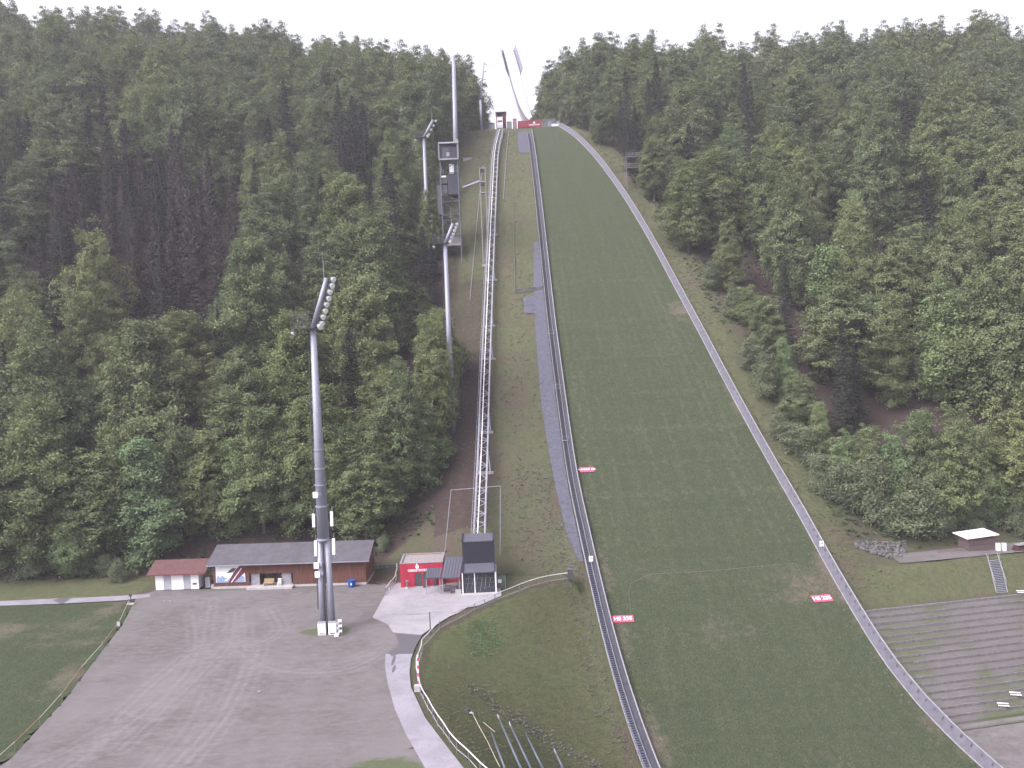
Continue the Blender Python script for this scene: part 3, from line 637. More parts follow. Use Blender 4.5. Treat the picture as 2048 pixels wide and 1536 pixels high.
for it in range(17000):
    y=131+rt.rand()**.9*262; left=rt.rand()<.55
    if left:
        xm=float(np.interp(y,[131,136,150,172,190,215,262,285,300,335,345,400],[-22,-18.5,-14.2,-14.5,-18.5,-20.5,-20.5,-16.5,-12.,-12.,-22,-34])); x=xm-rt.rand()**1.0*180
        if y<133 and x>-62: continue
    else:
        d=float(np.interp(y,[131,150,200,250,290,330,400],[10,8,7.8,5.5,5.5,7,26])); x=float(xr(y))+d+rt.rand()*175
        if vrow(x,y)<14.: continue
    z=Tz(x,y); px,py=proj(x,y,z+12)
    if px<-420 or px>2520: continue
    k=kind_at(x,y,left); dmin=7.6+max(0,y-200)*.006+rt.rand()*2.2
    edge=(y-131<14) or (not left and x<float(xr(y))+18)
    sc=rt.uniform(.76,1.28)*(.86 if edge else 1)
    if y>345: sc*=.85
    if k=='brown' or k=='spruce': sc*=rt.uniform(.85,1.05); dmin*=.72
    try_add(x,y,k,sc,dmin)
# order by apparent size, nearest first
def vis(a):
    z=Tz(a[0],a[1]); px,py=proj(a[0],a[1],z+18*a[3]*(.3 if a[2]=='bush' else 1)); return -420<px<2520 and -160<py<1600
spots=[a for a in spots if vis(a)]
inf=lambda a:-70<proj(a[0],a[1],Tz(a[0],a[1])+12)[0]<2120
spots.sort(key=lambda a:math.hypot(a[0],a[1])+(-400 if a[2]=='bush' else 0)+(0 if inf(a) else 1000))
open('/tmp/trees.txt','w').write(str(len(spots)))
inst=spots[:322]; rest=spots[322:]
ORD=['','first','second','third','fourth','fifth','sixth','seventh','eighth','ninth','tenth','eleventh','twelfth','thirteenth','fourteenth','fifteenth','sixteenth','seventeenth','eighteenth','nineteenth','twentieth']
recs=[]
desc={'beech':'green broadleaf','light':'light green tree','spruce':'dark spruce','brown':'brownish conifer','bush':'grey green shrub'}
def zone(x,y,px,py):
    return zone_(x,y,px,py)
def zone_(x,y,px,py):
    if x<0:
        if y<143: return 'behind the white hut' if 230<px<=400 else ('behind the meadow road' if px<=230 else ('behind the plank shed' if px<760 else 'beside the red building'))
        col='far left' if px<230 else ('left of floodlight mast' if px<560 else ('behind floodlight mast' if px<730 else 'near lift track'))
        row='low slope' if y<170 else ('mid slope' if y<215 else ('high slope' if y<275 else 'ridge'))
        return row+' '+col
    if y<145 and px>1500: return 'above the small shed' if px>1850 else 'beside the stone heap'
    dd=x-float(xr(y)); col='beside side boards' if dd<19 else ('inside right wood' if dd<45 else 'far right')
    row='low slope' if y<170 else ('mid slope' if y<215 else ('high slope' if y<275 else 'ridge'))
    return row+' '+col
for i,(x,y,k,s) in enumerate(inst):
    z=Tz(x,y); px,py=proj(x,y,z); protos=KINDS[k][0]; j=(i*7+int(x*3))%len(protos)
    if i<0: pass
    recs.append([x,y,z,k,s,j,zone(x,y,px,py),px])
from collections import defaultdict
gr=defaultdict(list)
for r_ in recs:
    size='small' if r_[4]<.8 else ('tall' if r_[4]>.98 else 'mid sized')
    if r_[3]=='bush': size='low' if r_[4]<.85 else 'broad'
    gr[(size,r_[3],r_[6])].append(r_)
TREE_AT={}
for (size,k,zn),L in gr.items():
    L.sort(key=lambda r_:r_[7])
    for n_,r_ in enumerate(L):
        lab=f'{size} {desc[k]} {zn}'
        if len(L)>1: lab+=f', {ORD[n_+1] if n_+1<len(ORD) else "last"} from left'
        x,y,z,k,s,j=r_[:6]; protos,nm,cat=KINDS[k]; tm,cm=protos[j]
        e=empty(nm,(x,y,z-.1),lab,cat,'trees of the wooded slopes' if k!='bush' else 'shrubs along the wood edge'); e.rotation_euler=(0,0,(x*13.7+y*7.1)%6.283); 
        wz=1+.14*math.sin(x*5+y*3); e.scale=(s*(2-wz),s*(2-wz),s*wz)
        for nm2,me in(('trunk',tm),('crown',cm)):
            o=bpy.data.objects.new(nm2,me); C.objects.link(o); o.parent=e
# the wood beyond: one object of instances
if rest:
    srcs=[]
    for k in ('beech','light','spruce','brown'):
        for (tm,cm) in KINDS[k][0]: srcs.append((k,cm))
    me=bpy.data.meshes.new('distant_wood'); me.vertices.add(len(rest))
    me.vertices.foreach_set('co',np.array([[x,y,Tz(x,y)-.1] for x,y,k,s in rest],np.float32).ravel())
    ai=me.attributes.new('pick','INT','POINT'); sc_=me.attributes.new('sc','FLOAT','POINT'); ro=me.attributes.new('rot','FLOAT','POINT')
    off={};c=0
    for k in ('beech','light','spruce','brown'): off[k]=(c,len(KINDS[k][0])); c+=len(KINDS[k][0])
    ai.data.foreach_set('value',[off.get(k,off['light'])[0]+(i*5)%off.get(k,off['light'])[1] for i,(x,y,k,s) in enumerate(rest)])
    sc_.data.foreach_set('value',[s*(.3 if k=='bush' else 1) for x,y,k,s in rest]); ro.data.foreach_set('value',[(i*2.3)%6.28 for i in range(len(rest))])
    o=bpy.data.objects.new('distant_wood',me); C.objects.link(o); tag(o,kind='stuff',label='trees of the far wood merging along the ridges on both sides')
    ng=bpy.data.node_groups.new('wood','GeometryNodeTree'); ng.interface.new_socket('Geometry',in_out='INPUT',socket_type='NodeSocketGeometry'); ng.interface.new_socket('Geometry',in_out='OUTPUT',socket_type='NodeSocketGeometry')
    N=ng.nodes; L=ng.links; gi=N.new('NodeGroupInput'); go=N.new('NodeGroupOutput'); g2=N.new('GeometryNodeGeometryToInstance')
    for k,cm in reversed(srcs):
        ob=bpy.data.objects.new('crown_source',cm); oi=N.new('GeometryNodeObjectInfo'); oi.inputs['Object'].default_value=ob; oi.inputs['As Instance'].default_value=True
        L.new(oi.outputs['Geometry'],g2.inputs[0])
    # node socket order of multi-input: last linked is first
    ip=N.new('GeometryNodeInstanceOnPoints'); ip.inputs['Pick Instance'].default_value=True
    def na(name,t):
        a=N.new('GeometryNodeInputNamedAttribute'); a.data_type=t; a.inputs[0].default_value=name; return a.outputs[0]
    L.new(gi.outputs[0],ip.inputs['Points']); L.new(g2.outputs[0],ip.inputs['Instance']); L.new(na('pick','INT'),ip.inputs['Instance Index']); 
    cx=N.new('ShaderNodeCombineXYZ'); L.new(na('rot','FLOAT'),cx.inputs[2]); L.new(cx.outputs[0],ip.inputs['Rotation']); L.new(na('sc','FLOAT'),ip.inputs['Scale']); L.new(ip.outputs[0],go.inputs[0])
    md=o.modifiers.new('wood','NODES'); md.node_group=ng
# ------------------------------------------------------------------ structures
def pt(x,y,dz=0): return Vector((x,y,Tz(x,y)+dz))
def polyline_pts(fx,ys,dz): return [Vector((fx(y),y,float(T(np.array([fx(y)]),np.array([y]))[0])+dz)) for y in ys]
# --- long stairway on the left edge of the hill
sy=list(np.arange(86,279.5,1.5))
def run(mb,fx,ys,dz,w,h):
    p=polyline_pts(fx,ys,dz)
    for a,b in zip(p[:-1],p[1:]): mb.bar(a,b,w,h)
base=pt(float(xl(100)),100)
e=empty('hill_stairway',base,'long narrow grated metal stairway climbing the left edge of the landing hill','stairway')
m=MB(); run(m,lambda y:float(xl(y))-.55,sy,.42,.09,.14); run(m,lambda y:float(xl(y))+.30,sy,.42,.07,.14); m.build('stringer',M['wboard'],e)
m=MB(); y=86.
while y<279:
    sl=abs(float(P(y+.5)-P(y-.5))); st=max(.28,min(.75,.2/max(sl,.05))); st=.42 if y>150 else .36
    x=float(xl(y)); z=float(P(y))+.46; m.box((x-.12,y,z),(.78,st*.68,.05)); y+=st
m.build('treads',M['tread'],e)
m=MB(); run(m,lambda y:float(xl(y))-.12,sy,.22,.7,.06); m.build('underframe',M['dsteel'],e)
m=MB(); run(m,lambda y:float(xl(y))-.62,list(np.arange(86,279.5,2)),1.25,.045,.045)
for y in np.arange(86,279,4.): x=float(xl(y))-.62; z=float(P(y)); m.bar((x,y,z+.3),(x,y,z+1.25),.05,.05)
m.build('handrail',M['wboard'],e)
for k,(px,py) in enumerate([(1120,782),(1129,887),(1117,672)]):
    g=G(px,py); x=float(xl(g[1])); m=MB(); z=float(P(g[1])); x-=.62; m.box((x+.5,g[1],z+.55),(1.1,.5,.08))
    for s_ in (-.1,1.1): m.box((x+s_,g[1],z+.95),(.06,.06,.85))
    m.box((x+.5,g[1],z+1.35),(1.3,.06,.06)); m.build('gate',M['steel'],e)
# --- side boards
def side_board(name,fx,out,ys,hgt,label,face,back,inner_off=0.,slots=True):
    e=empty(name,pt(fx(ys[0]),ys[0]),label,'side barrier'); 
    A=polyline_pts(fx,ys,.12); B=polyline_pts(lambda y:fx(y)+out,ys,0.); Bz=[Vector((b.x,b.y,a.z-.12+hgt)) for a,b in zip(A,B)]
    m=MB()
    for i in range(len(A)-1):
        a,b,c,d=A[i],A[i+1],Bz[i+1],Bz[i]; g=Vector((.07*(1 if out>0 else -1),0,-.05)); m.add([a,b,c,d,a+g,b+g,c+g,d+g],[(0,1,2,3),(7,6,5,4),(0,4,5,1),(3,2,6,7)])
    m.build('board_panel',face,e)
    m=MB()
    for a,b in zip(Bz[:-1],Bz[1:]): m.bar(a+Vector((0,0,.05)),b+Vector((0,0,.05)),.15,.08)
    m.build('top_rail',M['wboard'],e)
    m=MB()
    for a,b in zip(A[:-1],A[1:]): m.bar(a+Vector((-.06 if out>0 else .06,0,.02)),b+Vector((-.06 if out>0 else .06,0,.02)),.12,.12)
    m.build('kick_board',M['wboard'],e)
    m=MB(); y=ys[0]
    while y<ys[-1]:
        x=fx(y); z=float(P(y)); m.bar((x+out+.12*(1 if out>0 else -1),y,z-.2),(x+out+.05,y,z+hgt),.1,.1); m.bar((x+out*.25+.1,y,z),(x+out+.05,y,z+hgt-.1),.07,.07) if True else None
        y+=2.6
    m.build('posts',M['dsteel'],e)
    if slots:
        y=ys[0]+1; kk=0
        while kk<100:
            m=MB(); x=fx(y); z=float(P(y)); n_=Vector((-hgt,0,out)).normalized()*.02; a=Vector((x+out*.62,y,z+.12+(hgt-.12)*.60)); b=Vector((x+out*.86,y,z+.12+(hgt-.12)*.85))
            sl=float(P(y+.25)-P(y-.25)); d=Vector((0,.22,sl*.22/.25*.5)); m.add([a-d+n_,a+d+n_,b+d+n_,b-d+n_],[(0,1,2,3)]); m.build('slot',M['dboard'],e); y+=1.35; kk+=1
    return e
ysR=list(np.arange(88,291,2.))
fxr=lambda y:float(xr(y))
eR=side_board('side_barrier',fxr,.95,ysR,1.15,'grey slotted side boards with pale top rail along the right edge of the landing hill',M['gboard'],M['dboard'])
fxl=lambda y:float(xl(y))+.42
eL=side_board('side_barrier',fxl,.68,list(np.arange(86,284,2.)),.95,'side boards with shade-dark painted faces and white top rail beside the stairway on the left edge','' and 0 or M['dboard'],M['dboard'],slots=False)  # shadow side of the left boards is put into the face colour
# --- number boards and red signs
def red_sign(px,py,w,h,txt,label,tilt):
    g=G(px,py); x,y,z=g; e=empty('distance_sign',(x,y,z),label,'sign','red distance signs on the landing hill')
    sl=math.atan(float(P(y+1)-P(y-1))/2); R=Matrix.Translation((x,y,z+.14))@Matrix.Rotation(tilt,4,'Z')@Matrix.Rotation(sl,4,'X')
    m=MB(R); m.box((0,0,.04),(w,h,.05)); m.build('panel',M['signred'],e)
    m=MB(R)
    for sx in(-1,1): m.box((sx*w*.45,0,-.1),(.06,h*.8,.2))
    m.build('sign_foot',M['dsteel'],e)
    text_part('lettering',txt,h*(.72 if len(txt)<8 else .42),M['white'],e,R@Matrix.Translation((0,0,.08)),.01)
red_sign(1174,941,2.5,1.25,'K-POINT 200','small red ground sign reading K-POINT 200 by the stairway halfway down the hill',.0)
red_sign(1246,1240,3.0,1.25,'HS 235','red ground sign reading HS 235 beside the stairway at the foot of the hill',.02)
red_sign(1644,1199,2.9,1.3,'HS 235','red ground sign reading HS 235 beside the right side boards',.12)
for (px,py,lb,txt) in [(1181,1136,'small white number board on the left barrier rail above the left HS sign','235'),(1637,1106,'small white number board on the right side boards above the right HS sign','235')]:
    g=G(px,py); x=g[0]+(.1 if px<1300 else .5); e=empty('number_board',(x,g[1],g[2]),lb,'number board'); m=MB(); m.bar((x,g[1],g[2]),(x,g[1],g[2]+1.3),.07,.07); m.build('post',M['steel'],e)
    m=MB(); m.box((x,g[1]-.05,g[2]+1.45),(.62,.05,.85)); m.build('board',M['white'],e)
    text_part('lettering',txt,.3,M['dsteel'],e,Matrix.Translation((x,g[1]-.085,g[2]+1.45))@Matrix.Rotation(math.pi/2,4,'X'),.005)
# cord lines on the slope
def cord(name,pxs,r,m_,lab,dz=.1,cat='cord'):
    m=MB(); P_=[G(*q) for q in pxs]
    for a,b in zip(P_[:-1],P_[1:]):
        n=max(1,int(np.linalg.norm(b-a)/1.5))
        pr=[a+(b-a)*i/n for i in range(n+1)]; pr=[Vector((p[0],p[1],Tz(p[0],p[1])+dz)) for p in pr]
        for c,d in zip(pr[:-1],pr[1:]): m.tube(c,d,r,n=4,cap=False)
    tag(m.build(name,m_),lab,cat)
cord('marking_cord',[(1262,1228),(1258,1190),(1262,1168),(1300,1150),(1420,1144),(1500,1136),(1590,1128),(1612,1160),(1632,1192)],.02,M['gwood'],'thin pale cord laid across the slope between the two HS signs')
# --- bent white railing round the path
def railing(name,pts,lab,h=1.05,step=2.1,m_=None,two=True,r=.055):
    pts=[Vector((p[0],p[1],Tz(p[0],p[1]))) for p in pts]; e=empty(name,pts[0],lab,'railing'); rr=random.Random(4)
    res=[pts[0]]; acc=0
    for a,b in zip(pts[:-1],pts[1:]):
        n=max(1,round((b-a).length/step))
        for i in range(1,n+1): q=a+(b-a)*i/n; q.z=Tz(q.x,q.y); q.x+=rr.uniform(-.1,.1); q.y+=rr.uniform(-.12,.12); res.append(q)
    tops=[q+Vector((rr.uniform(-.06,.06),rr.uniform(-.05,.05),h+rr.uniform(-.07,.07))) for q in res]
    m=MB(); 
    for a,b in zip(tops[:-1],tops[1:]): m.tube(a,b,r,n=6)
    m.build('top_rail',m_ or M['rail'],e)
    if two:
        m=MB()
        for (a,b),(c,d) in zip(zip(tops[:-1],tops[1:]),zip(res[:-1],res[1:])): m.tube(c+Vector((0,0,.22)),d+Vector((0,0,.22)),r*.75,n=5)
        m.build('lower_rail',M['wboard'],e)
    for q,t in zip(res,tops):
        m=MB(); m.tube(q-Vector((0,0,.2)),t,.05,n=5); m.build('post',M['gwood'],e)
    return e
railing('path_railing',[p for p in FENCE[:6]],'pale wavering rail on dark posts from the bin to the forecourt corner')
railing('path_railing',[p for p in FENCE[5:13]],'pale wavering rail on dark posts curving down beside the grey path')
g=FENCE[0]; e=empty('waste_bin',(g[0]+.1,g[1],Z0),'dark square bin box at the uphill end of the railing','bin'); m=MB(); m.box((g[0]+.2,g[1]+.2,Tz(g[0],g[1])+.75),(.75,.7,1.5)); m.build('body',M['dsteel'],e); m=MB(); m.box((g[0]+.2,g[1]+.2,Tz(g[0],g[1])+1.54),(.85,.8,.08)); m.build('lid',M['droof'],e)
# posts near the path
g=flat(861,1266); e=empty('marker_post',g,'thin dark post at the forecourt corner beside the railing','post'); m=MB(); m.tube(g,g+np.array([0,0,2.6]),.07,n=6); m.build('pole',M['dsteel'],e); m=MB(); m.box((g[0],g[1],g[2]+2.4),(.22,.1,.4)); m.build('cap',M['steel'],e)
g=flat(836,1382); e=empty('barrier_post',g,'red striped barrier boom standing upright on a pale concrete block by the path','barrier'); m=MB(); m.box((g[0],g[1],g[2]+.3),(.7,.6,.6)); m.build('block',M['concrete'],e); m=MB(); m.box((g[0]+.1,g[1],g[2]+2.1),(.14,.1,3.3)); m.build('boom',M['white'],e); m=MB(); [m.box((g[0]+.1,g[1]-.01,g[2]+.9+k*.8),(.15,.1,.38)) for k in range(4)]; m.build('stripe',M['signred'],e)
# --- funicular track
def zt(y): return float(P(y))+np.interp(y,[124,135,160,200,250,285,300],[5.2,3.7,3.0,2.6,2.2,1.5,1.])
TP=[(958,1066),(961,1000),(966,880),(970,760),(975,640),(979,540),(984,430),(988,350),(990,310),(994,285),(1001,258)]
tr=[]
for px,py in TP:
    d=ray(px,py); ok=None
    for t in np.arange(100,420,.1):
        q=np.array([0,0,H])+d*t
        if q[1]>123.5 and q[2]<zt(q[1]): ok=q; break
    if py==1066: ok=aty(px,py+4,124.2)
    tr.append(ok)
ty=[q[1] for q in tr]; tx=[q[0] for q in tr]; tzz=[q[2] for q in tr]
def tpos(y): return Vector((np.interp(y,ty,tx),y,np.interp(y,ty,tzz)))
def tps(y): return (tpos(y-4)+tpos(y)*2+tpos(y+4))/4 if ty[0]+4<y<ty[-1]-4 else tpos(y)
e=empty('inclined_lift_track',tps(ty[0]),'grey steel lattice lift track running from the black station up to the hilltop','lift track')
W=.85; ys=list(np.arange(ty[0],ty[-1],1.5))+[ty[-1]]
for s_,nm in ((-1,'chord'),(1,'chord')):
    m=MB()
    for a,b in zip(ys[:-1],ys[1:]):
        p,q=tps(a)+Vector((s_*W,0,0)),tps(b)+Vector((s_*W,0,0)); m.bar(p,q,.24,.26)
        m.bar(p-Vector((0,0,1.3)),q-Vector((0,0,1.3)),.18,.18)
    m.build(nm,M['steel'],e)
m=MB(); k=0
for a,b in zip(ys[:-1],ys[1:]):
    p,q=tps(a),tps(b); s_=1 if k%2 else -1
    m.bar(p+Vector((-s_*W,0,-.02)),q+Vector((s_*W,0,-.02)),.11,.1); 
    for t_ in(-1,1): m.bar(p+Vector((t_*W,0,-.1 if k%2 else -1.25)),q+Vector((t_*W,0,-1.25 if k%2 else -.1)),.09,.09)
    if k%4==0: m.bar(p+Vector((-W,0,0)),p+Vector((W,0,0)),.14,.12); m.bar(p+Vector((-W,0,-1.3)),p+Vector((W,0,-1.3)),.14,.12)
    k+=1
m.build('lattice_bracing',M['pole'],e)
m=MB()
for a,b in zip(ys[:-1],ys[1:]): m.bar(tps(a)+Vector((-W*.25,0,.16)),tps(b)+Vector((-W*.25,0,.16)),.13,.12)
m.build('guide_rail',M['white'],e)
m=MB()
for a,b in zip(ys[:-1],ys[1:]): m.bar(tps(a)+Vector((-W-.35,0,.5)),tps(b)+Vector((-W-.35,0,.5)),.05,.05)
for a in ys[::2]: m.bar(tps(a)+Vector((-W-.05,0,0)),tps(a)+Vector((-W-.35,0,.5)),.05,.05)
m.build('cable_tray',M['steel'],e)
for (px,py) in [(986,652),(986,718),(981,865),(981,946),(990,560),(992,470)]:
    g=G(px,py); top=tps(g[1]+2.5); m=MB(); m.tube(g+np.array([0,0,-.2]),top+Vector((W,0,-1.3)),.16,.12,7); m.tube((g[0]-1.9,g[1],Tz(g[0]-1.9,g[1])-.2),top+Vector((-W,0,-1.3)),.16,.12,7); m.build('support_leg',M['pole'],e)
    m=MB(); m.box((g[0]-.9,g[1],g[2]+.05),(2.9,.6,.45)); m.build('foundation',M['concrete'],e)
# thin poles frame by the track
a=flat(888,1100,7.);fr=[]
zb=G(889,1105); zb2=G(1000,1112); t1=aty(902,980,zb[1]+1.5); t2=aty(1001,972,zb2[1]+1.5)
e=empty('net_frame',zb,'tall thin grey goal-like pole frame spanning the lift track above the station','frame')
for p,q in ((zb,t1),(zb2,t2)):
    m=MB(); m.tube(p-np.array([0,0,.3]),q,.07,.05,6); m.build('pole',M['pole'],e)
m=MB(); m.tube(t1,t2,.035,n=5); m.build('crossbar',M['pole'],e)
# --- station hut (black) with glazed front
A=flat(926,1189);B=flat(992,1186); R,Ln=frame(A,B,Z0)
e=empty('lift_valley_station',A,'black clad valley station of the lift with gridded glass front and tall rear block','lift station')
zf=topz(A[1],1146,930)-Z0; zb_=topz(A[1]+3.6,1128,950)-Z0; zt1=topz(A[1]+3.7,1083,950)-Z0; zt2=topz(A[1]+8.,1069,955)-Z0
m=MB(R)
m.box((.12,1.75,zf/2),(.25,3.5,zf)); m.box((Ln-.12,1.75,zf/2),(.25,3.5,zf)); m.box((Ln/2,1.9,.1),(Ln-.5,3.,.2))
m.build('wall',M['black'],e)
m=MB(R)   # side wing walls following roof slope
for x in (.0,Ln-.22): m.prism([(x,3.5,0),(x,8,0),(x,8,zt2),(x,3.55,zt1)],(.22,0,0)); m.prism([(x,.1,zf),(x,3.5,zf),(x,3.5,zb_)],(.22,0,0))
m.build('side_wall',M['black'],e)
m=MB(R); m.prism([(.22,3.5,zb_-.2),(.22,3.62,zb_-.2),(.22,3.62,zt1),(.22,3.5,zt1)],(Ln-.44,0,0))
k=.35
while k<Ln-.3: m.box((k,3.46,(zb_+zt1)/2),(.05,.06,zt1-zb_)); k+=.34
m.build('upper_cladding',M['black'],e)
m=MB(R); m.prism([(.1,-.25,zf),(.1,3.55,zb_),(.1,3.55,zb_+.12),(.1,-.25,zf+.12)],(Ln-.2,0,0)); m.build('front_roof',M['droof'],e)
m=MB(R); m.prism([(-.1,3.35,zt1),(-.1,8.1,zt2),(-.1,8.1,zt2+.14),(-.1,3.35,zt1+.14)],(Ln+.2,0,0)); m.build('rear_roof',M['droof'],e)
m=MB(R)
for x in (-.06,Ln-.14):
    m.prism([(x,-.3,zf+.1),(x,3.6,zb_+.1),(x,3.6,zb_+.32),(x,-.3,zf+.32)],(.2,0,0)); m.prism([(x-.06,3.3,zt1+.1),(x-.06,8.1,zt2+.1),(x-.06,8.1,zt2+.3),(x-.06,3.3,zt1+.3)],(.24,0,0))
m.build('roof_edge',M['black'],e)
m=MB(R); m.box((Ln/2,.14,zf/2),(Ln-.5,.05,zf-.1)); m.build('glass_front',M['glass'],e)
m=MB(R)
for k in range(9): m.box((.3+(Ln-.6)*k/8,.09,zf/2),(.05,.07,zf-.15))
for k in range(5): m.box((Ln/2,.085,.15+(zf-.3)*k/4),(Ln-.5,.06,.07))
m.build('window_grid',M['dsteel'],e)
m=MB(R); m.box((Ln*.37,.03,zf/2),(.12,.08,zf-.1)); m.box((.02,-.06,zf/2),(.14,.12,zf)); m.box((Ln+.02,-.06,zf/2),(.16,.12,zf)); m.box((Ln+.12,2.,zf/2),(.05,4.,zf)); m.build('white_post',M['white'],e)
m=MB(R); m.box((Ln/2,-.45,.1),(Ln+.5,.9,.14)); m.build('threshold',M['concrete'],e)
# pale stored items visible behind the glass: braces inside
m=MB(R)
for k in range(6): m.bar((.5+k*.65,.11,.3+.3*(k%3)),(1.0+k*.6,.11,zf-.4-.5*(k%2)),.05,.03)
m.build('inner_brace',M['steel'],e)
# --- red building
A=flat(802,1176);B=flat(887,1172); R,Ln=frame(A,B,Z0); hz=topz(A[1],1128,805)-Z0
e=empty('red_service_building',A,'small flat-roofed red building with white lettering and emblem over its dark door','building')
D=5.6
m=MB(R); m.span((0,0,0),(Ln*.33,.2,hz)); m.span((Ln*.33,0,2.15),(Ln*.33+1.05,.2,hz)); m.span((Ln*.33+1.05,0,0),(Ln,.2,hz)); m.span((0,.2,0),(.2,D,hz)); m.span((Ln-.2,.2,0),(Ln,D,hz)); m.span((.2,D-.2,0),(Ln-.2,D,hz)); m.build('wall',M['red'],e)
m=MB(R)
for x in (Ln*.09,Ln*.165,Ln*.58,Ln*.66): m.box((x,-.025,hz*.47),(.035,.03,hz*.9))
m.build('facade_batten',M['brick'],e)
m=MB(R); m.span((.2,.2,hz-.22),(Ln-.2,D-.2,hz-.08)); m.build('roof',M['sedum'],e)
m=MB(R); m.span((-.06,-.05,hz),(Ln+.06,.24,hz+.09)); m.span((-.06,D-.24,hz),(Ln+.06,D+.05,hz+.09)); m.span((-.06,.24,hz),(.22,D-.24,hz+.09)); m.span((Ln-.22,.24,hz),(Ln+.06,D-.24,hz+.09)); m.build('parapet',M['steel'],e)
m=MB(R); m.span((Ln*.33+.03,.05,.02),(Ln*.33+1.02,.12,2.12)); dr=m.build('door',M['dsteel'],e); m=MB(R); m.box((Ln*.33+.9,.0,1.05),(.05,.08,.16)); m.build('handle',M['steel'],dr)
m=MB(R); m.span((Ln*.545,-.06,.02),(Ln*.60,-.003,2.2)); m.span((Ln*.78,-.3,0),(Ln*.84,-.003,2.)); m.build('downpipe',M['dsteel'],e)
text_part('lettering','OBERSTDORF',.46,M['white'],e,R@Matrix.Translation((Ln*.405,-.03,hz-1.05))@Matrix.Rotation(math.pi/2,4,'X'),.02,sx=1.0)
m=MB(R); pts=[]; cx,cz=Ln*.40,hz-.52
for k in range(20):
    a=k/20*2*math.pi; pts.append((cx+.27*math.cos(a),-.04,cz+.27*math.sin(a)))
m.prism(pts,(0,.03,0)); m.prism([(cx-.12,-.045,cz+.24),(cx+.1,-.045,cz+.24),(cx+.02,-.045,cz+.42),(cx-.05,-.045,cz+.62),(cx-.12,-.045,cz+.44)],(0,.03,0)); m.build('emblem',M['white'],e)
# --- canopies
def canopy(c,dzs,lab,dep,posts=True):
    A,B=flat(*c[0]),flat(*c[1]); R,Ln=frame(A,B,Z0); z1,z2=dzs; e=empty('entrance_canopy',A,lab,'canopy')
    m=MB(R); m.prism([(0,0,z1),(0,dep,z2),(0,dep,z2+.13),(0,0,z1+.13)],(Ln,0,0)); m.build('roof',M['droof'],e)
    m=MB(R); k=.0
    while k<=Ln+.01: m.prism([(k-.03,-.02,z1+.13),(k-.03,dep,z2+.13),(k-.03,dep,z2+.2),(k-.03,-.02,z1+.2)],(.05,0,0)); k+=Ln/6
    m.build('seam',M['black'],e)
    m=MB(R); m.box((Ln/2,-.06,z1+.05),(Ln+.1,.1,.16)); m.build('gutter',M['dsteel'],e)
    for x in (.1,Ln-.1):
        m=MB(R); m.box((x,.15,z1/2),(.12,.12,z1)); m.build('post',M['wboard'],e)
    return R,Ln
canopy(((852,1190),(882,1189)),(2.35,3.05),'small dark seamed canopy against the red building',2.6)
R2,L2=canopy(((884,1190),(921,1189)),(2.35,3.9),'larger dark seamed canopy between the red building and the black station',5.5)
m=MB(R2); m.box((L2*.5,5.2,1.6),(L2+1.2,.2,3.2)); o=m.build('rear_wall',M['red']); tag(o,'red wall panel behind the larger dark canopy','wall')
# furniture under canopy
for i,(px,py,nm,lb) in enumerate([(908,1187,'bench','pale slatted bench under the larger canopy'),(896,1184,'bench','pale slatted bench beside the canopy post')]):
    g=flat(px,py); e=empty(nm,g,lb,'bench'); m=MB(); [m.box((g[0],g[1]+k*.14,g[2]+.45),(1.1,.11,.05)) for k in range(3)]; m.build('seat',M['gwood'],e); m=MB(); [m.box((g[0],g[1]+.45,g[2]+.65+k*.17),(1.1,.04,.12)) for k in range(2)]; m.build('backrest',M['gwood'],e)
    for sx in(-1,1): m=MB(); m.box((g[0]+sx*.48,g[1]+.2,g[2]+.22),(.07,.5,.44)); m.build('leg',M['dsteel'],e)
g=flat(917,1189); e=empty('planter_box',g,'light grey concrete planter box under the canopy edge by the station','planter'); m=MB(); m.box((g[0],g[1],Z0+.42),(.8,.55,.8)); m.build('box',M['concrete'],e); m=MB(); m.box((g[0],g[1],Z0+.84),(.7,.45,.06)); m.build('soil',M['dsteel'],e)
g=flat(815,1178); e=empty('stone_figure',g,'small pale pedestal with a round base in front of the red facade','pedestal'); m=MB(); m.tube(g,g+np.array([0,0,.3]),.32,.26,10); m.build('base',M['concrete'],e); m=MB(); m.tube(g+np.array([0,0,.3]),g+np.array([0,0,1.1]),.14,.16,8); m.box((g[0],g[1],Z0+1.18),(.45,.35,.18)); m.build('column',M['gwood'],e)
g=flat(850,1176); e=empty('display_panel',g,'narrow dark upright panel on the red facade beside the small canopy','panel'); m=MB(); m.box((g[0],g[1]-.1,Z0+1.),(.5,.12,2.)); m.build('board',M['dsteel'],e)
g=flat(1000,1178); e=empty('electrical_cabinet',g,'slim grey switch box on thin posts right of the station','cabinet'); m=MB(); m.box((g[0],g[1],Z0+1.15),(.5,.25,.45)); m.build('body',M['white'],e)
for sx in(-.9,.9): m=MB(); m.tube((g[0]+sx*.9,g[1],Z0),(g[0]+sx*.9,g[1],Z0+1.9),.04,n=5); m.build('post',M['steel'],e)
m=MB(); m.box((g[0],g[1]+.05,Z0+.95),(1.6,.03,1.9)); m.build('mesh_panel',M['mesh'],e)
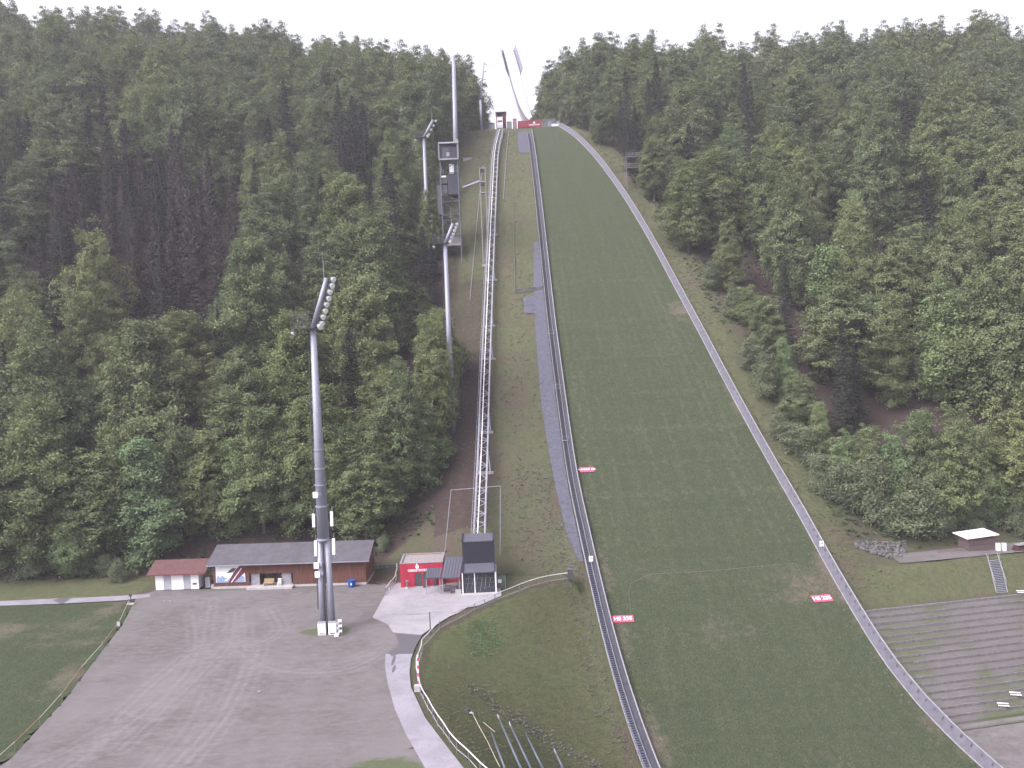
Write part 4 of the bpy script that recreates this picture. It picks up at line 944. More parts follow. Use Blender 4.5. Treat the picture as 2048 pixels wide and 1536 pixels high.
# fence left of the red building
railing('forecourt_railing',[flat(772,1192),flat(790,1168),flat(796,1148)],'short bent pale rail left of the red building',1.15,1.6)
A=flat(738,1145);B=flat(793,1143); R,Ln=frame(A,B,Z0); e=empty('mesh_fence',A,'low green-grey mesh fence between the plank shed and the red building','fence')
m=MB(R); m.box((Ln/2,0,.6),(Ln,.04,1.15)); m.build('mesh_panel',M['mesh'],e); m=MB(R); m.box((Ln/2,0,1.22),(Ln,.08,.08)); m.build('top_rail',M['wboard'],e)
for k in range(4): m=MB(R); m.box((Ln*k/3,0,.65),(.08,.08,1.35)); m.build('post',M['wboard'],e)
# --- long plank shed
A=flat(428,1178);B=flat(733,1169); R,Ln=frame(A,B,Z0); D=6.2; ze=topz(A[1],1128,428)-Z0; e=empty('plank_shed',A,'long brown vertical plank shed with grey felt roof behind the gravel lot','shed')
zr=ze+1.9
m=MB(R); po=(Ln*.235,Ln*.52)
m.span((0,0,.35),(po[0],.15,ze)); m.span((po[1],0,.35),(Ln,.15,ze)); m.span((po[0],0,2.15),(po[1],.15,ze)); m.span((0,.15,.35),(.15,D,ze)); m.span((Ln-.15,.15,.35),(Ln,D,ze)); m.prism([(Ln-.15,0,ze),(Ln-.15,D,ze),(Ln-.15,D*.62,zr-.1)],(.15,0,0)); m.prism([(0,0,ze),(0,D,ze),(0,D*.62,zr-.1)],(.15,0,0)); m.span((.15,D-.15,.35),(Ln-.15,D,ze)); m.build('plank_wall',M['plank'],e)
m=MB(R); m.span((0,-.06,0),(Ln,.22,.35)); m.span((-.06,.22,0),(.22,D,.35)); m.span((Ln-.22,.22,0),(Ln+.06,D,.35)); m.build('plinth',M['concrete'],e)
m=MB(R); m.prism([(-.7,-.75,ze-.1),(-.7,D*.62,zr),(-.7,D*.62,zr+.14),(-.7,-.75,ze+.04)],(Ln+1.4,0,0)); m.prism([(-.7,D*.62,zr),(-.7,D+.6,ze+.3),(-.7,D+.6,ze+.44),(-.7,D*.62,zr+.14)],(Ln+1.4,0,0)); m.build('roof',M['groof'],e)
m=MB(R); m.box((Ln/2,-.82,ze-.08),(Ln+1.4,.12,.14)); m.build('gutter',M['steel'],e)
m=MB(R); m.span((po[0],1.6,.35),(po[1],1.75,2.15)); m.build('porch_rear_wall',M['plank'],e); m=MB(R); m.span((po[0]-.1,-1.2,.0),(po[1]+.2,1.6,.34)); m.build('porch_floor',M['concrete'],e)
for a_,b_ in ((po[0]+.15,po[0]+1.5),(po[1]-1.7,po[1]-.3)):
    m=MB(R); m.span((a_,.3,.36),(b_,.4,2.1)); m.build('door',M['wboard'],e)
m=MB(R); m.span((po[0]+4.4,1.5,.9),(po[0]+5.6,1.58,1.9)); wn=m.build('window',M['glass'],e); m=MB(R); [m.span((po[0]+4.4,1.44,z),(po[0]+5.6,1.49,z+.07)) for z in(.9,1.35,1.83)]; m.build('frame',M['white'],wn)
m=MB(R); m.span((po[0]+1.6,1.5,.6),(po[0]+3.6,1.58,1.9)); m.build('window',M['glass'],e)
# bench in porch
q=R@Vector((po[0]+3.0,-.2,.34)); e2=empty('porch_bench',q,'yellow wooden bench in the porch of the plank shed','bench'); mm=R@Matrix.Translation((po[0]+3.,-.2,.34)); m=MB(mm); m.box((0,0,.45),(1.5,.5,.07)); m.build('seat',M['yellow'],e2); m=MB(mm); m.box((0,.26,.75),(1.5,.06,.5)); m.build('backrest',M['yellow'],e2); [MB(mm).box((sx*.62,0,.21),(.08,.45,.42)).build('leg',M['yellow'],e2) for sx in(-1,1)]
q=R@Vector((po[0]+4.8,-.1,.34)); e2=empty('porch_chair',q,'white plastic chair in the porch right of the yellow bench','chair'); mm=R@Matrix.Translation((po[0]+4.6,-.2,.34)); MB(mm).box((0,0,.43),(.5,.5,.05)).build('seat',M['white'],e2); MB(mm).box((0,.24,.72),(.5,.05,.55)).build('backrest',M['white'],e2); [MB(mm).box((sx*.2,sy_*.2,.2),(.05,.05,.4)).build('leg',M['white'],e2) for sx in(-1,1) for sy_ in(-1,1)]
# poster
x0=Ln*.018; x1=Ln*.21; z0_,z1_=.95,ze-.25; mm=R
q=R@Vector((x0,-.02,0)); e2=empty('wall_banner',q,'wide white and blue banner with a maroon diagonal figure on the plank shed','banner')
MB(mm).span((x0,-.06,z0_),(x1,-.02,z1_)).build('sheet',M['postw'],e2)
wd=x1-x0;ht=z1_-z0_; PX=lambda u,v,o=0:(x0+wd*u,-.065-o,z0_+ht*v)
MB(mm).prism([PX(.02,.0),PX(.98,.0),PX(.98,.30),PX(.9,.38),PX(.82,.3),PX(.7,.36),PX(.55,.22),PX(.45,.33),PX(.32,.25),PX(.22,.42),PX(.15,.3),PX(.08,.4),PX(.02,.28)],(0,.003,0)).build('mountain_print',M['mount'],e2)
MB(mm).prism([PX(.42,.0,.006),PX(.62,.0,.006),PX(1,.55,.006),PX(1,1,.006),PX(.82,.95,.006),PX(.6,.55,.006)],(0,.003,0)).build('maroon_print',M['maroon'],e2)
m=MB(mm); m.prism([PX(.5,.0,.012),PX(.54,.0,.012),PX(.9,.8,.012),PX(.88,.82,.012)],(0,.003,0)); m.prism([PX(.3,.1,.012),PX(.36,.06,.012),PX(.6,.5,.012),PX(.56,.55,.012)],(0,.003,0)); m.build('pale_stripe',M['postw'],e2)
m=MB(mm); m.prism([PX(.38,.55,.018),PX(.48,.72,.018),PX(.6,.85,.018),PX(.72,.8,.018),PX(.62,.62,.018),PX(.5,.56,.018)],(0,.003,0)); m.build('figure_print',M['dsteel'],e2)
# --- white hut with red roof
A=flat(312,1182);B=flat(398,1179); R,Ln=frame(A,B,Z0); D=3.4; ze=topz(A[1],1147,314)-Z0; e=empty('white_hut',A,'low white hut with faded red sheet roof and grey doors','hut')
ds=[(Ln*.19,Ln*.37),(Ln*.65,Ln*.82)]
m=MB(R); xs2=[0,ds[0][0],ds[0][1],ds[1][0],ds[1][1],Ln]; m.span((0,0,.12),(ds[0][0],.12,ze)); m.span((ds[0][1],0,.12),(ds[1][0],.12,ze)); m.span((ds[1][1],0,.12),(Ln,.12,ze)); m.span((0,.12,.12),(.12,D,ze)); m.span((Ln-.12,.12,.12),(Ln,D,ze)); m.span((ds[0][0],0,ze-.14),(ds[0][1],.12,ze)); m.span((ds[1][0],0,ze-.14),(ds[1][1],.12,ze)); m.build('wall',M['white'],e)
for a_,b_ in ds: dd=MB(R).span((a_+.02,.05,.14),(b_-.02,.1,ze-.16)).build('door',M['door'],e); MB(R).box((b_-.15,.02,1.05),(.05,.06,.14)).build('handle',M['dsteel'],dd)
MB(R).span((Ln*.86,-.02,.75),(Ln*.96,-.002,1.05)).build('vent_grille',M['mesh'],e); MB(R).span((-.03,-.03,0),(Ln+.03,D,.115)).build('plinth',M['dsteel'],e)
zr=ze+1.35; m=MB(R); m.prism([(-.95,-.75,ze-.12),(-.95,D*.7,zr),(-.95,D*.7,zr+.12),(-.95,-.75,ze)],(Ln+2.3,0,0)); m.prism([(-.95,D*.7,zr),(-.95,D+.5,zr-.6),(-.95,D+.5,zr-.48),(-.95,D*.7,zr+.12)],(Ln+2.3,0,0)); m.build('roof',M['rroof'],e)
m=MB(R); m.box((Ln/2+.2,-.8,ze-.08),(Ln+2.3,.08,.16)); m.build('fascia',M['brick'],e)
g=flat(417,1174); e=empty('utility_cabinet',g,'tall grey green utility cabinet in the gap between white hut and plank shed','cabinet'); MB().box((g[0],g[1],Z0+.85),(.75,.5,1.5)).build('body',M['door'],e); MB().box((g[0],g[1],Z0+.05),(.9,.6,.12)).build('plinth',M['concrete'],e); MB().box((g[0],g[1],Z0+1.64),(.82,.56,.08)).build('lid',M['mesh'],e)
g=flat(704,1173); e=empty('blue_barrel',g,'bright blue plastic tub against the right end of the plank shed','barrel'); b0=MB(); b0.tube((g[0],g[1]-.2,Z0),(g[0],g[1]-.2,Z0+1.0),.5,.58,14); b0.build('body',M['blue'],e); MB().tube((g[0],g[1]-.2,Z0+1.0),(g[0],g[1]-.2,Z0+1.1),.62,.6,14).build('rim',M['blue'],e); MB().box((g[0]+.05,g[1]-.75,Z0+.55),(.2,.02,.25)).build('label_patch',M['white'],e)
# bollard stones by the shed corners
for i,(px,py,lb) in enumerate([(427,1176,'white corner stone at the left foot of the plank shed'),(502,1172,'white corner stone at the porch of the plank shed')]):
    g=flat(px,py); b0=MB(); b0.box((g[0],g[1]-.25,Z0+.3),(.35,.3,.6)); b0.box((g[0],g[1]-.25,Z0+.64),(.25,.22,.08)); tag(b0.build('corner_stone',M['concrete']),lb,'stone')
M['leafw']=leaf_mat('weed_leaves',[(.09,.14,.07),(.10,.16,.08),(.09,.15,.08)])
M['leafu']=leaf_mat('understory_leaves',[(.05,.075,.04),(.06,.085,.045),(.055,.08,.05)],trans=.1)
M['leafg']=leaf_mat('herb_leaves',[(.085,.105,.055),(.10,.115,.06),(.11,.12,.07)])
# ------------------------------------------------------------------ masts
def lamp(mb_name,c,e,dirv,s=1.):
    d=Vector(dirv).normalized(); b0=MB(); b0.tube(Vector(c)-d*.35*s,Vector(c)+d*.12*s,.20*s,.42*s,10); h=b0.build('floodlight',M['steel'],e); b1=MB(); b1.tube(Vector(c)+d*.125*s,Vector(c)+d*.17*s,.40*s,.40*s,10); b1.build('lens',M['lamp'],h)
def light_mast(base,zplat,head,r0,r1,lab,nl,legs=False,lampdir=(.8,-.5,-.45),s=1.,plat=True,zsplit=0):
    base=Vector(base); e=empty('floodlight_mast',base,lab,'floodlight mast','floodlight masts'); x,y,z=base
    if legs:
        sp=zsplit; 
        for sx,mm in((-1,M['mesh2'] if 'mesh2' in M else M['pole']),(1,M['pole'])): MB().tube((x+sx*.62,y,z-.3),(x+sx*.42,y,sp),.42,.36,14).build('leg',M['pole'],e,smooth=True)
        MB().tube((x,y,sp-.2),(x,y,zplat),r0,r1,18).build('pole',M['pole'],e,smooth=True)
        b0=MB(); b0.tube((x,y-.2,z),(x,y-.45,sp),.1,n=6); b0.tube((x-.1,y+.1,z),(x-.1,y+.1,sp),.1,n=6); b0.build('cable_duct',M['dsteel'],e)
        b0=MB(); b0.tube((x,y,sp-.3),(x,y,sp),r0+.06,r0+.02,16); b0.build('collar',M['pole'],e)
    else: MB().tube((x,y,z-1),(x,y,zplat),r0,r1,14).build('pole',M['pole'],e,smooth=True)
    hd=Vector(head); p0=Vector((x,y,zplat)); MB().tube(p0,hd,r1*.95,r1*.75,12).build('head_arm',M['pole'],e,smooth=True)
    # ladder
    b0=MB(); lx=x-r0-.28; zz=z+ (3 if legs else 8)
    for oy in (-.2,.2): b0.tube((lx-.05,y+oy,zz),(x-r1-.28,y+oy,zplat),.035,n=4)
    k=zz
    while k<zplat: t=(k-zz)/(zplat-zz); xx=lx+(x-r1-.28-lx)*t; b0.bar((xx,y-.2,k),(xx,y+.2,k),.04,.04); b0.bar((xx,y,k),(xx+.3,y,k),.05,.05) if int(k*2)%6==0 else None; k+=.5
    b0.build('ladder',M['dsteel'],e)
    if plat:
        b0=MB(); b0.box((x-1.0*s,y,zplat),(3.0*s,1.8*s,.12)); pl=b0.build('platform',M['dsteel'],e)
        b0=MB(); xs3=[x-2.5*s+.5*s*k for k in range(5)]
        for xx in xs3:
            for oy in(-.9*s,.9*s): b0.bar((xx,y+oy,zplat),(xx,y+oy,zplat+1.9*s),.05,.05)
        for hz_ in(.7,1.3,1.9):
            for oy in(-.9*s,.9*s): b0.bar((x-2.5*s,y+oy,zplat+hz_*s),(x-.5*s,y+oy,zplat+hz_*s),.05,.05)
            b0.bar((x-2.5*s,y-.9*s,zplat+hz_*s),(x-2.5*s,y+.9*s,zplat+hz_*s),.05,.05)
        b0.build('guard_rail',M['dsteel'],pl)
        lamp('l',(x-2.3*s,y-.5,zplat-.6),e,(-.6,-.3,-.7),.8*s); lamp('l',(x+1.,y-.6,zplat+.15),e,lampdir,1.*s)
    d=(hd-p0)
    for k in range(nl):
        c=p0+d*((k+.7)/nl)+Vector((.95*s,-.25*(k%2),0)); lamp('l',c,e,lampdir,.9*s); 
    for k in range(nl): c=p0+d*((k+.7)/nl); MB().bar(c,c+Vector((.8*s,-.1,.0)),.08,.08).build('lamp_bracket',M['dsteel'],e)
    MB().tube(hd+Vector((-.3,0,-.3)),hd+Vector((-.35,0,3.2*s)),.045,.02,5).build('lightning_rod',M['steel'],e)
    return e
b=flat(656,1264); zp=topz(b[1],656,628); hd=aty(653,556,b[1]); zs=topz(b[1],1075,650)
e=light_mast(b,zp,hd,.76,.34,'tall grey floodlight mast with antennas standing alone on the gravel lot',8,True,zsplit=zs)
x,y,z=b
for (px,py0,py1) in [(628,1028,1054),(664,1023,1052),(632,1081,1112),(668,1077,1109)]:
    a_=aty(px,py1,y-.2); c_=aty(px-1,py0,y-.2); MB().bar(a_,c_,.34,.25).build('antenna_panel',M['white'],e)
    MB().tube(a_-np.array([-.0,-.3,.6]),c_+np.array([0,.3,.6]),.05,n=5).build('antenna_pole',M['steel'],e)
    b0=MB(); b0.bar(a_+np.array([0,.3,.3]),(x,y+.1,a_[2]+.3),.07,.07); b0.bar(c_+np.array([0,.3,-.2]),(x,y+.1,c_[2]-.2),.07,.07); b0.build('antenna_bracket',M['steel'],e)
for (px,py) in [(633,1131),(635,1149),(631,990)]:
    a_=aty(px,py,y-.5); MB().box(a_,(.6,.35,.7)).build('radio_unit',M['white'],e); MB().box(a_+np.array([.55,0,.1]),(.4,.3,.4)).build('radio_unit',M['steel'],e)
b0=MB()
for pz in (.25,.42,.55,.7): b0.tube((x,y,zs+(zp-zs)*pz*.6),(x,y,zs+(zp-zs)*pz*.6+.12),.9-.3*pz,.9-.3*pz,16)
b0.build('clamp_band',M['steel'],e)
for px,py,lb,wd in [(645,1269,'white electrical cabinet left of the gap at the mast foot',.95),(666,1268,'white electrical cabinet right of the gap at the mast foot',.95)]:
    g=flat(px,py); e2=empty('electrical_cabinet',g,lb,'cabinet','cabinets at the floodlight mast'); MB().box((g[0],g[1]-.1,Z0+.78),(wd,.5,1.5)).build('body',M['white'],e2); MB().box((g[0],g[1]-.1,Z0+1.57),(wd+.08,.58,.07)).build('lid',M['wboard'],e2); MB().box((g[0],g[1]-.36,Z0+.2),(wd*.7,.02,.12)).build('vent',M['dsteel'],e2); MB().box((g[0]-.3,g[1]-.37,Z0+.85),(.05,.03,.16)).build('handle',M['dsteel'],e2)
g=flat(679,1271); e2=empty('equipment_rack',g,'stack of small white and grey junction boxes on a stand right of the mast foot','equipment rack')
b0=MB(); [b0.box((g[0]+sx*.32,g[1],Z0+.95),(.06,.06,1.9)) for sx in(-1,1)]; b0.build('stand',M['steel'],e2)
for k in range(6): MB().box((g[0]+(.16 if k%2 else -.14),g[1]-.15,Z0+.3+k*.32),(.42,.25,.25)).build('junction_box',M['white'] if k%2 else M['door'],e2)
MB().box((g[0]-.3,g[1]-.3,Z0+.12),(.5,.35,.22)).build('foot_block',M['white'],e2)
# mast 2
g=G(906,862); bx=g[0]; zp=topz(g[1],487,890); light_mast((bx,g[1],g[2]),zp,aty(906,447,g[1]),.62,.36,'floodlight mast beside the lift track with lamps in front of the judges tower',6,s=.9)
g2=aty(859,540,212); zb2=Tz(g2[0],212); light_mast((g2[0],212,zb2),topz(212,275,857),aty(866,240,212),.6,.38,'floodlight mast left of the judges tower with lamps just below the tower cabin',4,s=.9)
g5=aty(964,280,292); zb5=Tz(g5[0],292); light_mast((g5[0],292,zb5),topz(292,200,964),aty(968,124,292),.5,.38,'pale floodlight mast at the left edge of the hilltop trees',5,s=.9,plat=False)
# antenna mast behind the judges' tower
yy=238.; g4=aty(910,292,yy); zb4=Tz(g4[0],yy); e=empty('antenna_mast',(g4[0],yy,zb4),'tall plain grey mast with a pink beacon above the judges tower','mast'); tp=aty(907,112,yy)
MB().tube((g4[0],yy,zb4-1),tp,.85,.5,14).build('pole',M['pole'],e,smooth=True); MB().tube(tp,tp+np.array([.2,0,1.6]),.06,.03,5).build('lightning_rod',M['steel'],e); MB().tube(tp+np.array([-.2,0,.1]),tp+np.array([-.2,0,.7]),.28,.22,8).build('beacon',M['pink'],e); MB().tube((g4[0]-1.2,yy,zb4),(tp[0]-.8,yy,tp[2]-2),.05,n=4).build('cable',M['dsteel'],e)
# ------------------------------------------------------------------ judges' tower
yt=207.; bl=aty(887,490,yt); br=aty(922,488,yt); x0=bl[0];x1=br[0]; Z_=lambda py:topz(yt,py,905)
zb=Tz((x0+x1)/2,yt); dpt=4.6; W_=x1-x0
e=empty('judges_tower',((x0+x1)/2,yt,zb),'dark steel judges tower with stacked cabins beside the lift track','tower')
b0=MB()
for sx in (x0,x1):
    for sy_ in (yt,yt+dpt): b0.box((sx,sy_,(zb-1+Z_(285))/2),(.2,.2,Z_(285)-zb+1))
b0.build('corner_post',M['dpole'],e)
b0=MB()
for pz in (322,345,388,402,428,440,470): 
    z=Z_(pz)
    for sy_ in (yt,yt+dpt): b0.box(((x0+x1)/2,sy_,z),(W_,.16,.16))
    for sx in (x0,x1): b0.box((sx,yt+dpt/2,z),(.16,dpt,.16))
for (p0_,p1_) in ((388,402),(402,428),(345,322),(428,440),(440,470)):
    b0.bar((x0,yt,Z_(p0_)),(x1,yt,Z_(p1_)),.13,.13); b0.bar((x0,yt,Z_(p1_)),(x0,yt+dpt,Z_(p0_)),.12,.12); b0.bar((x1,yt,Z_(p0_)),(x1,yt+dpt,Z_(p1_)),.12,.12); b0.bar((x1,yt+dpt,Z_(p0_)),(x0,yt+dpt,Z_(p1_)),.12,.12)
b0.build('lattice',M['dsteel'],e)
def cabin(n,pt_,pb,xa,xb,m_): return MB().span((x0+W_*xa,yt+.2,Z_(pb)),(x0+W_*xb,yt+dpt-.2,Z_(pt_))).build(n,m_,e)
cb=cabin('cabin',292,318,.0,1,M['black'])
MB().span((x0+W_*.15,yt+.1,Z_(316)),(x0+W_*.55,yt+.19,Z_(296))).build('window',M['glass'],cb); MB().span((x0+W_*.38,yt+.05,Z_(312)),(x0+W_*.55,yt+.095,Z_(304))).build('board',M['wboard'],cb)
b0=MB(); b0.span((x0-.25,yt-.35,Z_(287)),(x1+.25,yt+dpt,Z_(284))); b0.build('cabin_roof',M['steel'],e)
b0=MB(); b0.span((x0-.25,yt-.5,Z_(320)),(x1+.25,yt+dpt,Z_(317))); b0.box((x0-.2,yt-.3,(Z_(318)+Z_(285))/2),(.22,.22,Z_(285)-Z_(318))); b0.box((x1+.2,yt-.3,(Z_(318)+Z_(285))/2),(.22,.22,Z_(285)-Z_(318))); b0.build('cabin_frame',M['wboard'],e)
MB().tube((x1-.1,yt-.4,Z_(283)),(x1-.1,yt-.25,Z_(283)),.55,.5,12).build('dish_antenna',M['wboard'],e)
cabin('dark_panel',347,387,.40,1,M['black']); cabin('stair_cabin',352,366,.0,.38,M['dsteel']); cabin('stair_cabin',369,386,.05,.36,M['dsteel'])
MB().span((x0+W_*.5,yt+1,Z_(345)),(x0+W_*.75,yt+1.6,Z_(326))).build('white_duct',M['white'],e); MB().span((x0+W_*.05,yt-.1,Z_(354)),(x0+W_*.3,yt+.1,Z_(351))).build('lintel',M['white'],e)
b0=MB(); b0.span((x0-1.,yt,Z_(428)),(x0-.1,yt+3,Z_(370))); b0.build('stair_screen',M['dsteel'],e)
cabin('base_room',468,488,.35,.98,M['gwood']); MB().span((x0,yt,Z_(490)-.1),(x1,yt+dpt,Z_(488))).build('base_slab',M['wboard'],e)
# walkway & small gantry
ga=aty(925,375,yt+1); gy=204.; gb=aty(960,362,gy); e=empty('walkway_beam',ga,'slanting pale beam from the judges tower to the small gantry','beam'); MB().bar(ga,gb,.5,.35).build('deck',M['pole'],e); b0=MB(); b0.bar(ga+np.array([0,0,.9]),gb+np.array([0,0,.9]),.05,.05); [b0.bar(ga+(gb-ga)*t,ga+(gb-ga)*t+np.array([0,0,.9]),.04,.04) for t in(.05,.35,.65,.95)]; b0.build('handrail',M['dsteel'],e)
xa=aty(961,390,gy)[0]; xb=aty(972,390,gy)[0]; zt_=topz(gy,336,966); zg=Tz((xa+xb)/2,gy); e=empty('steel_gantry',((xa+xb)/2,gy,zg),'small two storey open steel gantry between judges tower and lift track','gantry')
b0=MB(); [b0.box((xx,gy+oy,(zg-.5+zt_)/2),(.15,.15,zt_-zg+.5)) for xx in(xa,xb) for oy in(0,1.4)]; b0.build('posts',M['wboard'],e)
for z in (zt_,topz(gy,363,966),topz(gy,385,966)): MB().box(((xa+xb)/2,gy+.7,z),(xb-xa+.2,1.6,.22)).build('floor',M['wboard'],e)
for z in (zt_-.5,topz(gy,363,966)-.5): MB().box(((xa+xb)/2,gy+.7,z),(xb-xa-.1,1.4,.55)).build('infill',M['black'],e)
MB().box(((xa+xb)/2,gy+.7,zg+.1),(2.,2.,.5)).build('foundation',M['concrete'],e)
# white low barrier behind the tower
for (pa,pb,lb) in (((926,316),(944,316),'white low parapet at the tree edge right of the judges tower'),((872,320),(884,320),'white low parapet left of the judges tower')):
    yq=G(pa[0],pa[1]+7)[1]; a_=aty(pa[0],pa[1],yq); c_=aty(pb[0],pb[1],yq); b0=MB(); b0.span((a_[0],yq,Tz(a_[0],yq)-.3),(c_[0],yq+.2,a_[2])); b0.span((a_[0]-.1,yq-.05,a_[2]),(c_[0]+.1,yq+.25,a_[2]+.12)); tag(b0.build('low_wall',M['wboard']),lb,'wall')
# slender poles on the hillside between track and stairs
for pa,pb,lb,m_ in [((940,602),(966,333),'long thin pale pipe lying up the slope left of the lift track',M['wboard']),((1007,400),(1018,262),'thin pale pipe lying on the upper slope right of the lift track',M['wboard']),((1030,588),(1026,392),'thin green pipe lying on the slope halfway between track and stairway',M['mesh'])]:
    a_=G(*pa); c_=G(*pb); b0=MB(); n=14; pr=[a_+(c_-a_)*k/n for k in range(n+1)]; pr=[Vector((p[0],p[1],Tz(p[0],p[1])+.25)) for p in pr]
    [b0.tube(p,q,.08,n=5,cap=False) for p,q in zip(pr[:-1],pr[1:])]; [b0.bar(p-Vector((0,0,.4)),p,.06,.06) for p in pr]; tag(b0.build('slope_pipe',m_),lb,'pipe')
for i,(px,py,lb) in enumerate([(1019,485,'thin green snow lance upper of the group on the slope'),(1011,516,'thin green snow lance left of the group on the slope'),(1019,545,'thin green snow lance with crossbar on the slope')]):
    g=G(px,py); b0=MB(); b0.tube(g,g+np.array([.1,0,2.2]),.05,n=5); b0.bar(g+np.array([-1.2*(i%2)-.1,0,.6]),g+np.array([.5,0,.65]),.06,.06); tag(b0.build('snow_lance',M['mesh']),lb,'lance')
# timber crib
a_=G(1032,588); c_=G(1084,580); e=empty('crib_wall',a_,'low grey timber and stone crib wall above the mat patch','wall')
for k in range(3):
    b0=MB(); b0.bar(a_+np.array([0,.25*k,.15+.28*k]),c_+np.array([0,.25*k,.15+.28*k]),.2,.2); b0.build('log',M['gwood'],e)
rr=random.Random(3); b0=MB()
for k in range(26): t=rr.random(); p=a_+(c_-a_)*t+np.array([0,.5+rr.random(),.8]); b0.box(p,(rr.uniform(.3,.6),.4,rr.uniform(.2,.45)),rr.uniform(0,3))
b0.build('stones',M['stone'],e)
# ------------------------------------------------------------------ hilltop: take-off, inrun, top station
ytk=293.; zt0=topz(ytk,257,1060)
ra=aty(1036,257,ytk); rb=aty(1084,257,ytk); rt_=aty(1084,240,ytk)[2]; gz=Tz(ra[0]+4,ytk)
e=empty('takeoff_table',(ra[0],ytk,gz),'red take-off table box at the top of the landing hill with white emblem','take-off table')
MB().span((ra[0],ytk,ra[2]+.25),(rb[0],ytk+6,rt_)).build('body',M['banner'],e); b0=MB(); [b0.box((ra[0]+.3+k*1.3,ytk+.6,(gz-1+ra[2])/2),(.2,.2,ra[2]-gz+1.6)) for k in range(7)]; b0.build('supports',M['dsteel'],e)
zc=(ra[2]+rt_)/2+.5; xc=ra[0]+(rb[0]-ra[0])*.68
b0=MB(); b0.prism([(xc+.36*math.cos(a),ytk-.05,zc+.36*math.sin(a)) for a in [k/12*6.283 for k in range(12)]],(0,.03,0)); b0.build('emblem',M['white'],e)
text_part('lettering','OBERSTDORF',.62,M['white'],e,Matrix.Translation((xc,ytk-.05,zc-.75))@Matrix.Rotation(math.pi/2,4,'X'),.02)
# inrun: profile in z(y), centreline from pixels
y0i=299.; z0i=rt_+.1
yi=np.arange(y0i,460,.5); ang=np.radians(np.interp(yi-y0i,[0,10,48,150],[11,13,36,36])); zi=z0i+np.concatenate([[0],np.cumsum(np.tan(ang[1:])*.5)])
def on_inrun(px,py,dz=0):
    d=ray(px,py); best=None
    for Y_ in np.arange(y0i,458,.25):
        z=H+d[2]/d[1]*Y_; 
        if z<np.interp(Y_,yi,zi)+dz: return np.array([d[0]/d[1]*Y_,Y_,z])
    return np.array([d[0]/d[1]*440,440,np.interp(440,yi,zi)])
CL=[(1059,237),(1052,226),(1047,212),(1041,194),(1034,168),(1029,148),(1023,128),(1017,106),(1015,101)]
WD=[(1.5),(1.6),(1.9),(2.1),(2.3),(2.4),(2.4),(2.4),(2.4)]
cp=[on_inrun(*q) for q in CL]; cy=[q[1] for q in cp]; cxx=[q[0] for q in cp]
e=empty('inrun_tower',(cxx[0],cy[0],cp[0][2]),'tall curved white inrun track rising above the take-off into the bright sky','inrun tower')
ytop=cy[-1]; Yq=list(np.arange(y0i,ytop,2.))+[ytop]
# smooth the plan
pc=np.polyfit(cy,cxx,3); cxf=lambda y:float(np.polyval(pc,y)); wf=lambda y:float(np.interp(y,cy,WD)); zf_=lambda y:float(np.interp(y,yi,zi))
def ribbon(fa,fb,th,name,m_,ys_):
    b0=MB(); A_=[Vector(fa(y)) for y in ys_]; B_=[Vector(fb(y)) for y in ys_]
    for i in range(len(ys_)-1):
        a,b,c,d=A_[i],A_[i+1],B_[i+1],B_[i]; g=Vector(th); b0.add([a,b,c,d,a+g,b+g,c+g,d+g],[(0,1,2,3),(7,6,5,4),(0,4,5,1),(3,2,6,7)])
    b0.add([A_[0],B_[0],B_[0]+Vector(th),A_[0]+Vector(th)],[(0,1,2,3)]); b0.add([A_[-1],B_[-1],B_[-1]+Vector(th),A_[-1]+Vector(th)],[(0,1,2,3)])
    return b0.build(name,m_,e)
ribbon(lambda y:(cxf(y)-wf(y),y,zf_(y)),lambda y:(cxf(y)+wf(y),y,zf_(y)),(0,0,-1.3),'track_bed',M['inrun'],Yq)
for s_ in(-1,1):
    ribbon(lambda y:(cxf(y)+s_*wf(y),y,zf_(y)-1.2),lambda y:(cxf(y)+s_*wf(y),y,zf_(y)+1.1),(s_*.14,0,0),'side_wall',M['lilac'],Yq)
    yb=float(np.interp(148,[q[1] for q in CL][::-1],cy[::-1])); Yb=list(np.arange(yb,ytop,2.))+[ytop]
    ribbon(lambda y:(cxf(y)+s_*(wf(y)+.2),y,zf_(y)-.9),lambda y:(cxf(y)+s_*(wf(y)+1.5),y,zf_(y)+2.6),(s_*.15,0,-.1),'windshield',M['lilac'],Yb)
b0=MB(); [b0.bar((cxf(a)+s_*.55,a,zf_(a)+.03),(cxf(b)+s_*.55,b,zf_(b)+.03),.18,.06) for a,b in zip(Yq[:-1],Yq[1:]) for s_ in(-.5,.5)]; b0.build('inrun_grooves',M['steel'],e)
b0=MB(); b0.span((cxf(ytop)-2.9,ytop-1,zf_(ytop)-1.5),(cxf(ytop)+3.2,ytop+5,zf_(ytop)+.2)); b0.build('start_platform',M['inrun'],e)
b0=MB(); [b0.bar((cxf(a)+s_*1.3,a,zf_(a)-2.6),(cxf(b)+s_*1.3,b,zf_(b)-2.6),.7,2.4) for a,b in zip(Yq[:-1],Yq[1:]) for s_ in(-1,1)]; b0.build('girder',M['concrete'],e)
b0=MB(); q=326.; b0.span((cxf(q)-1.5,q,110),(cxf(q)+1.5,q+4,zf_(q)-1.4)); b0.build('pier',M['concrete'],e)
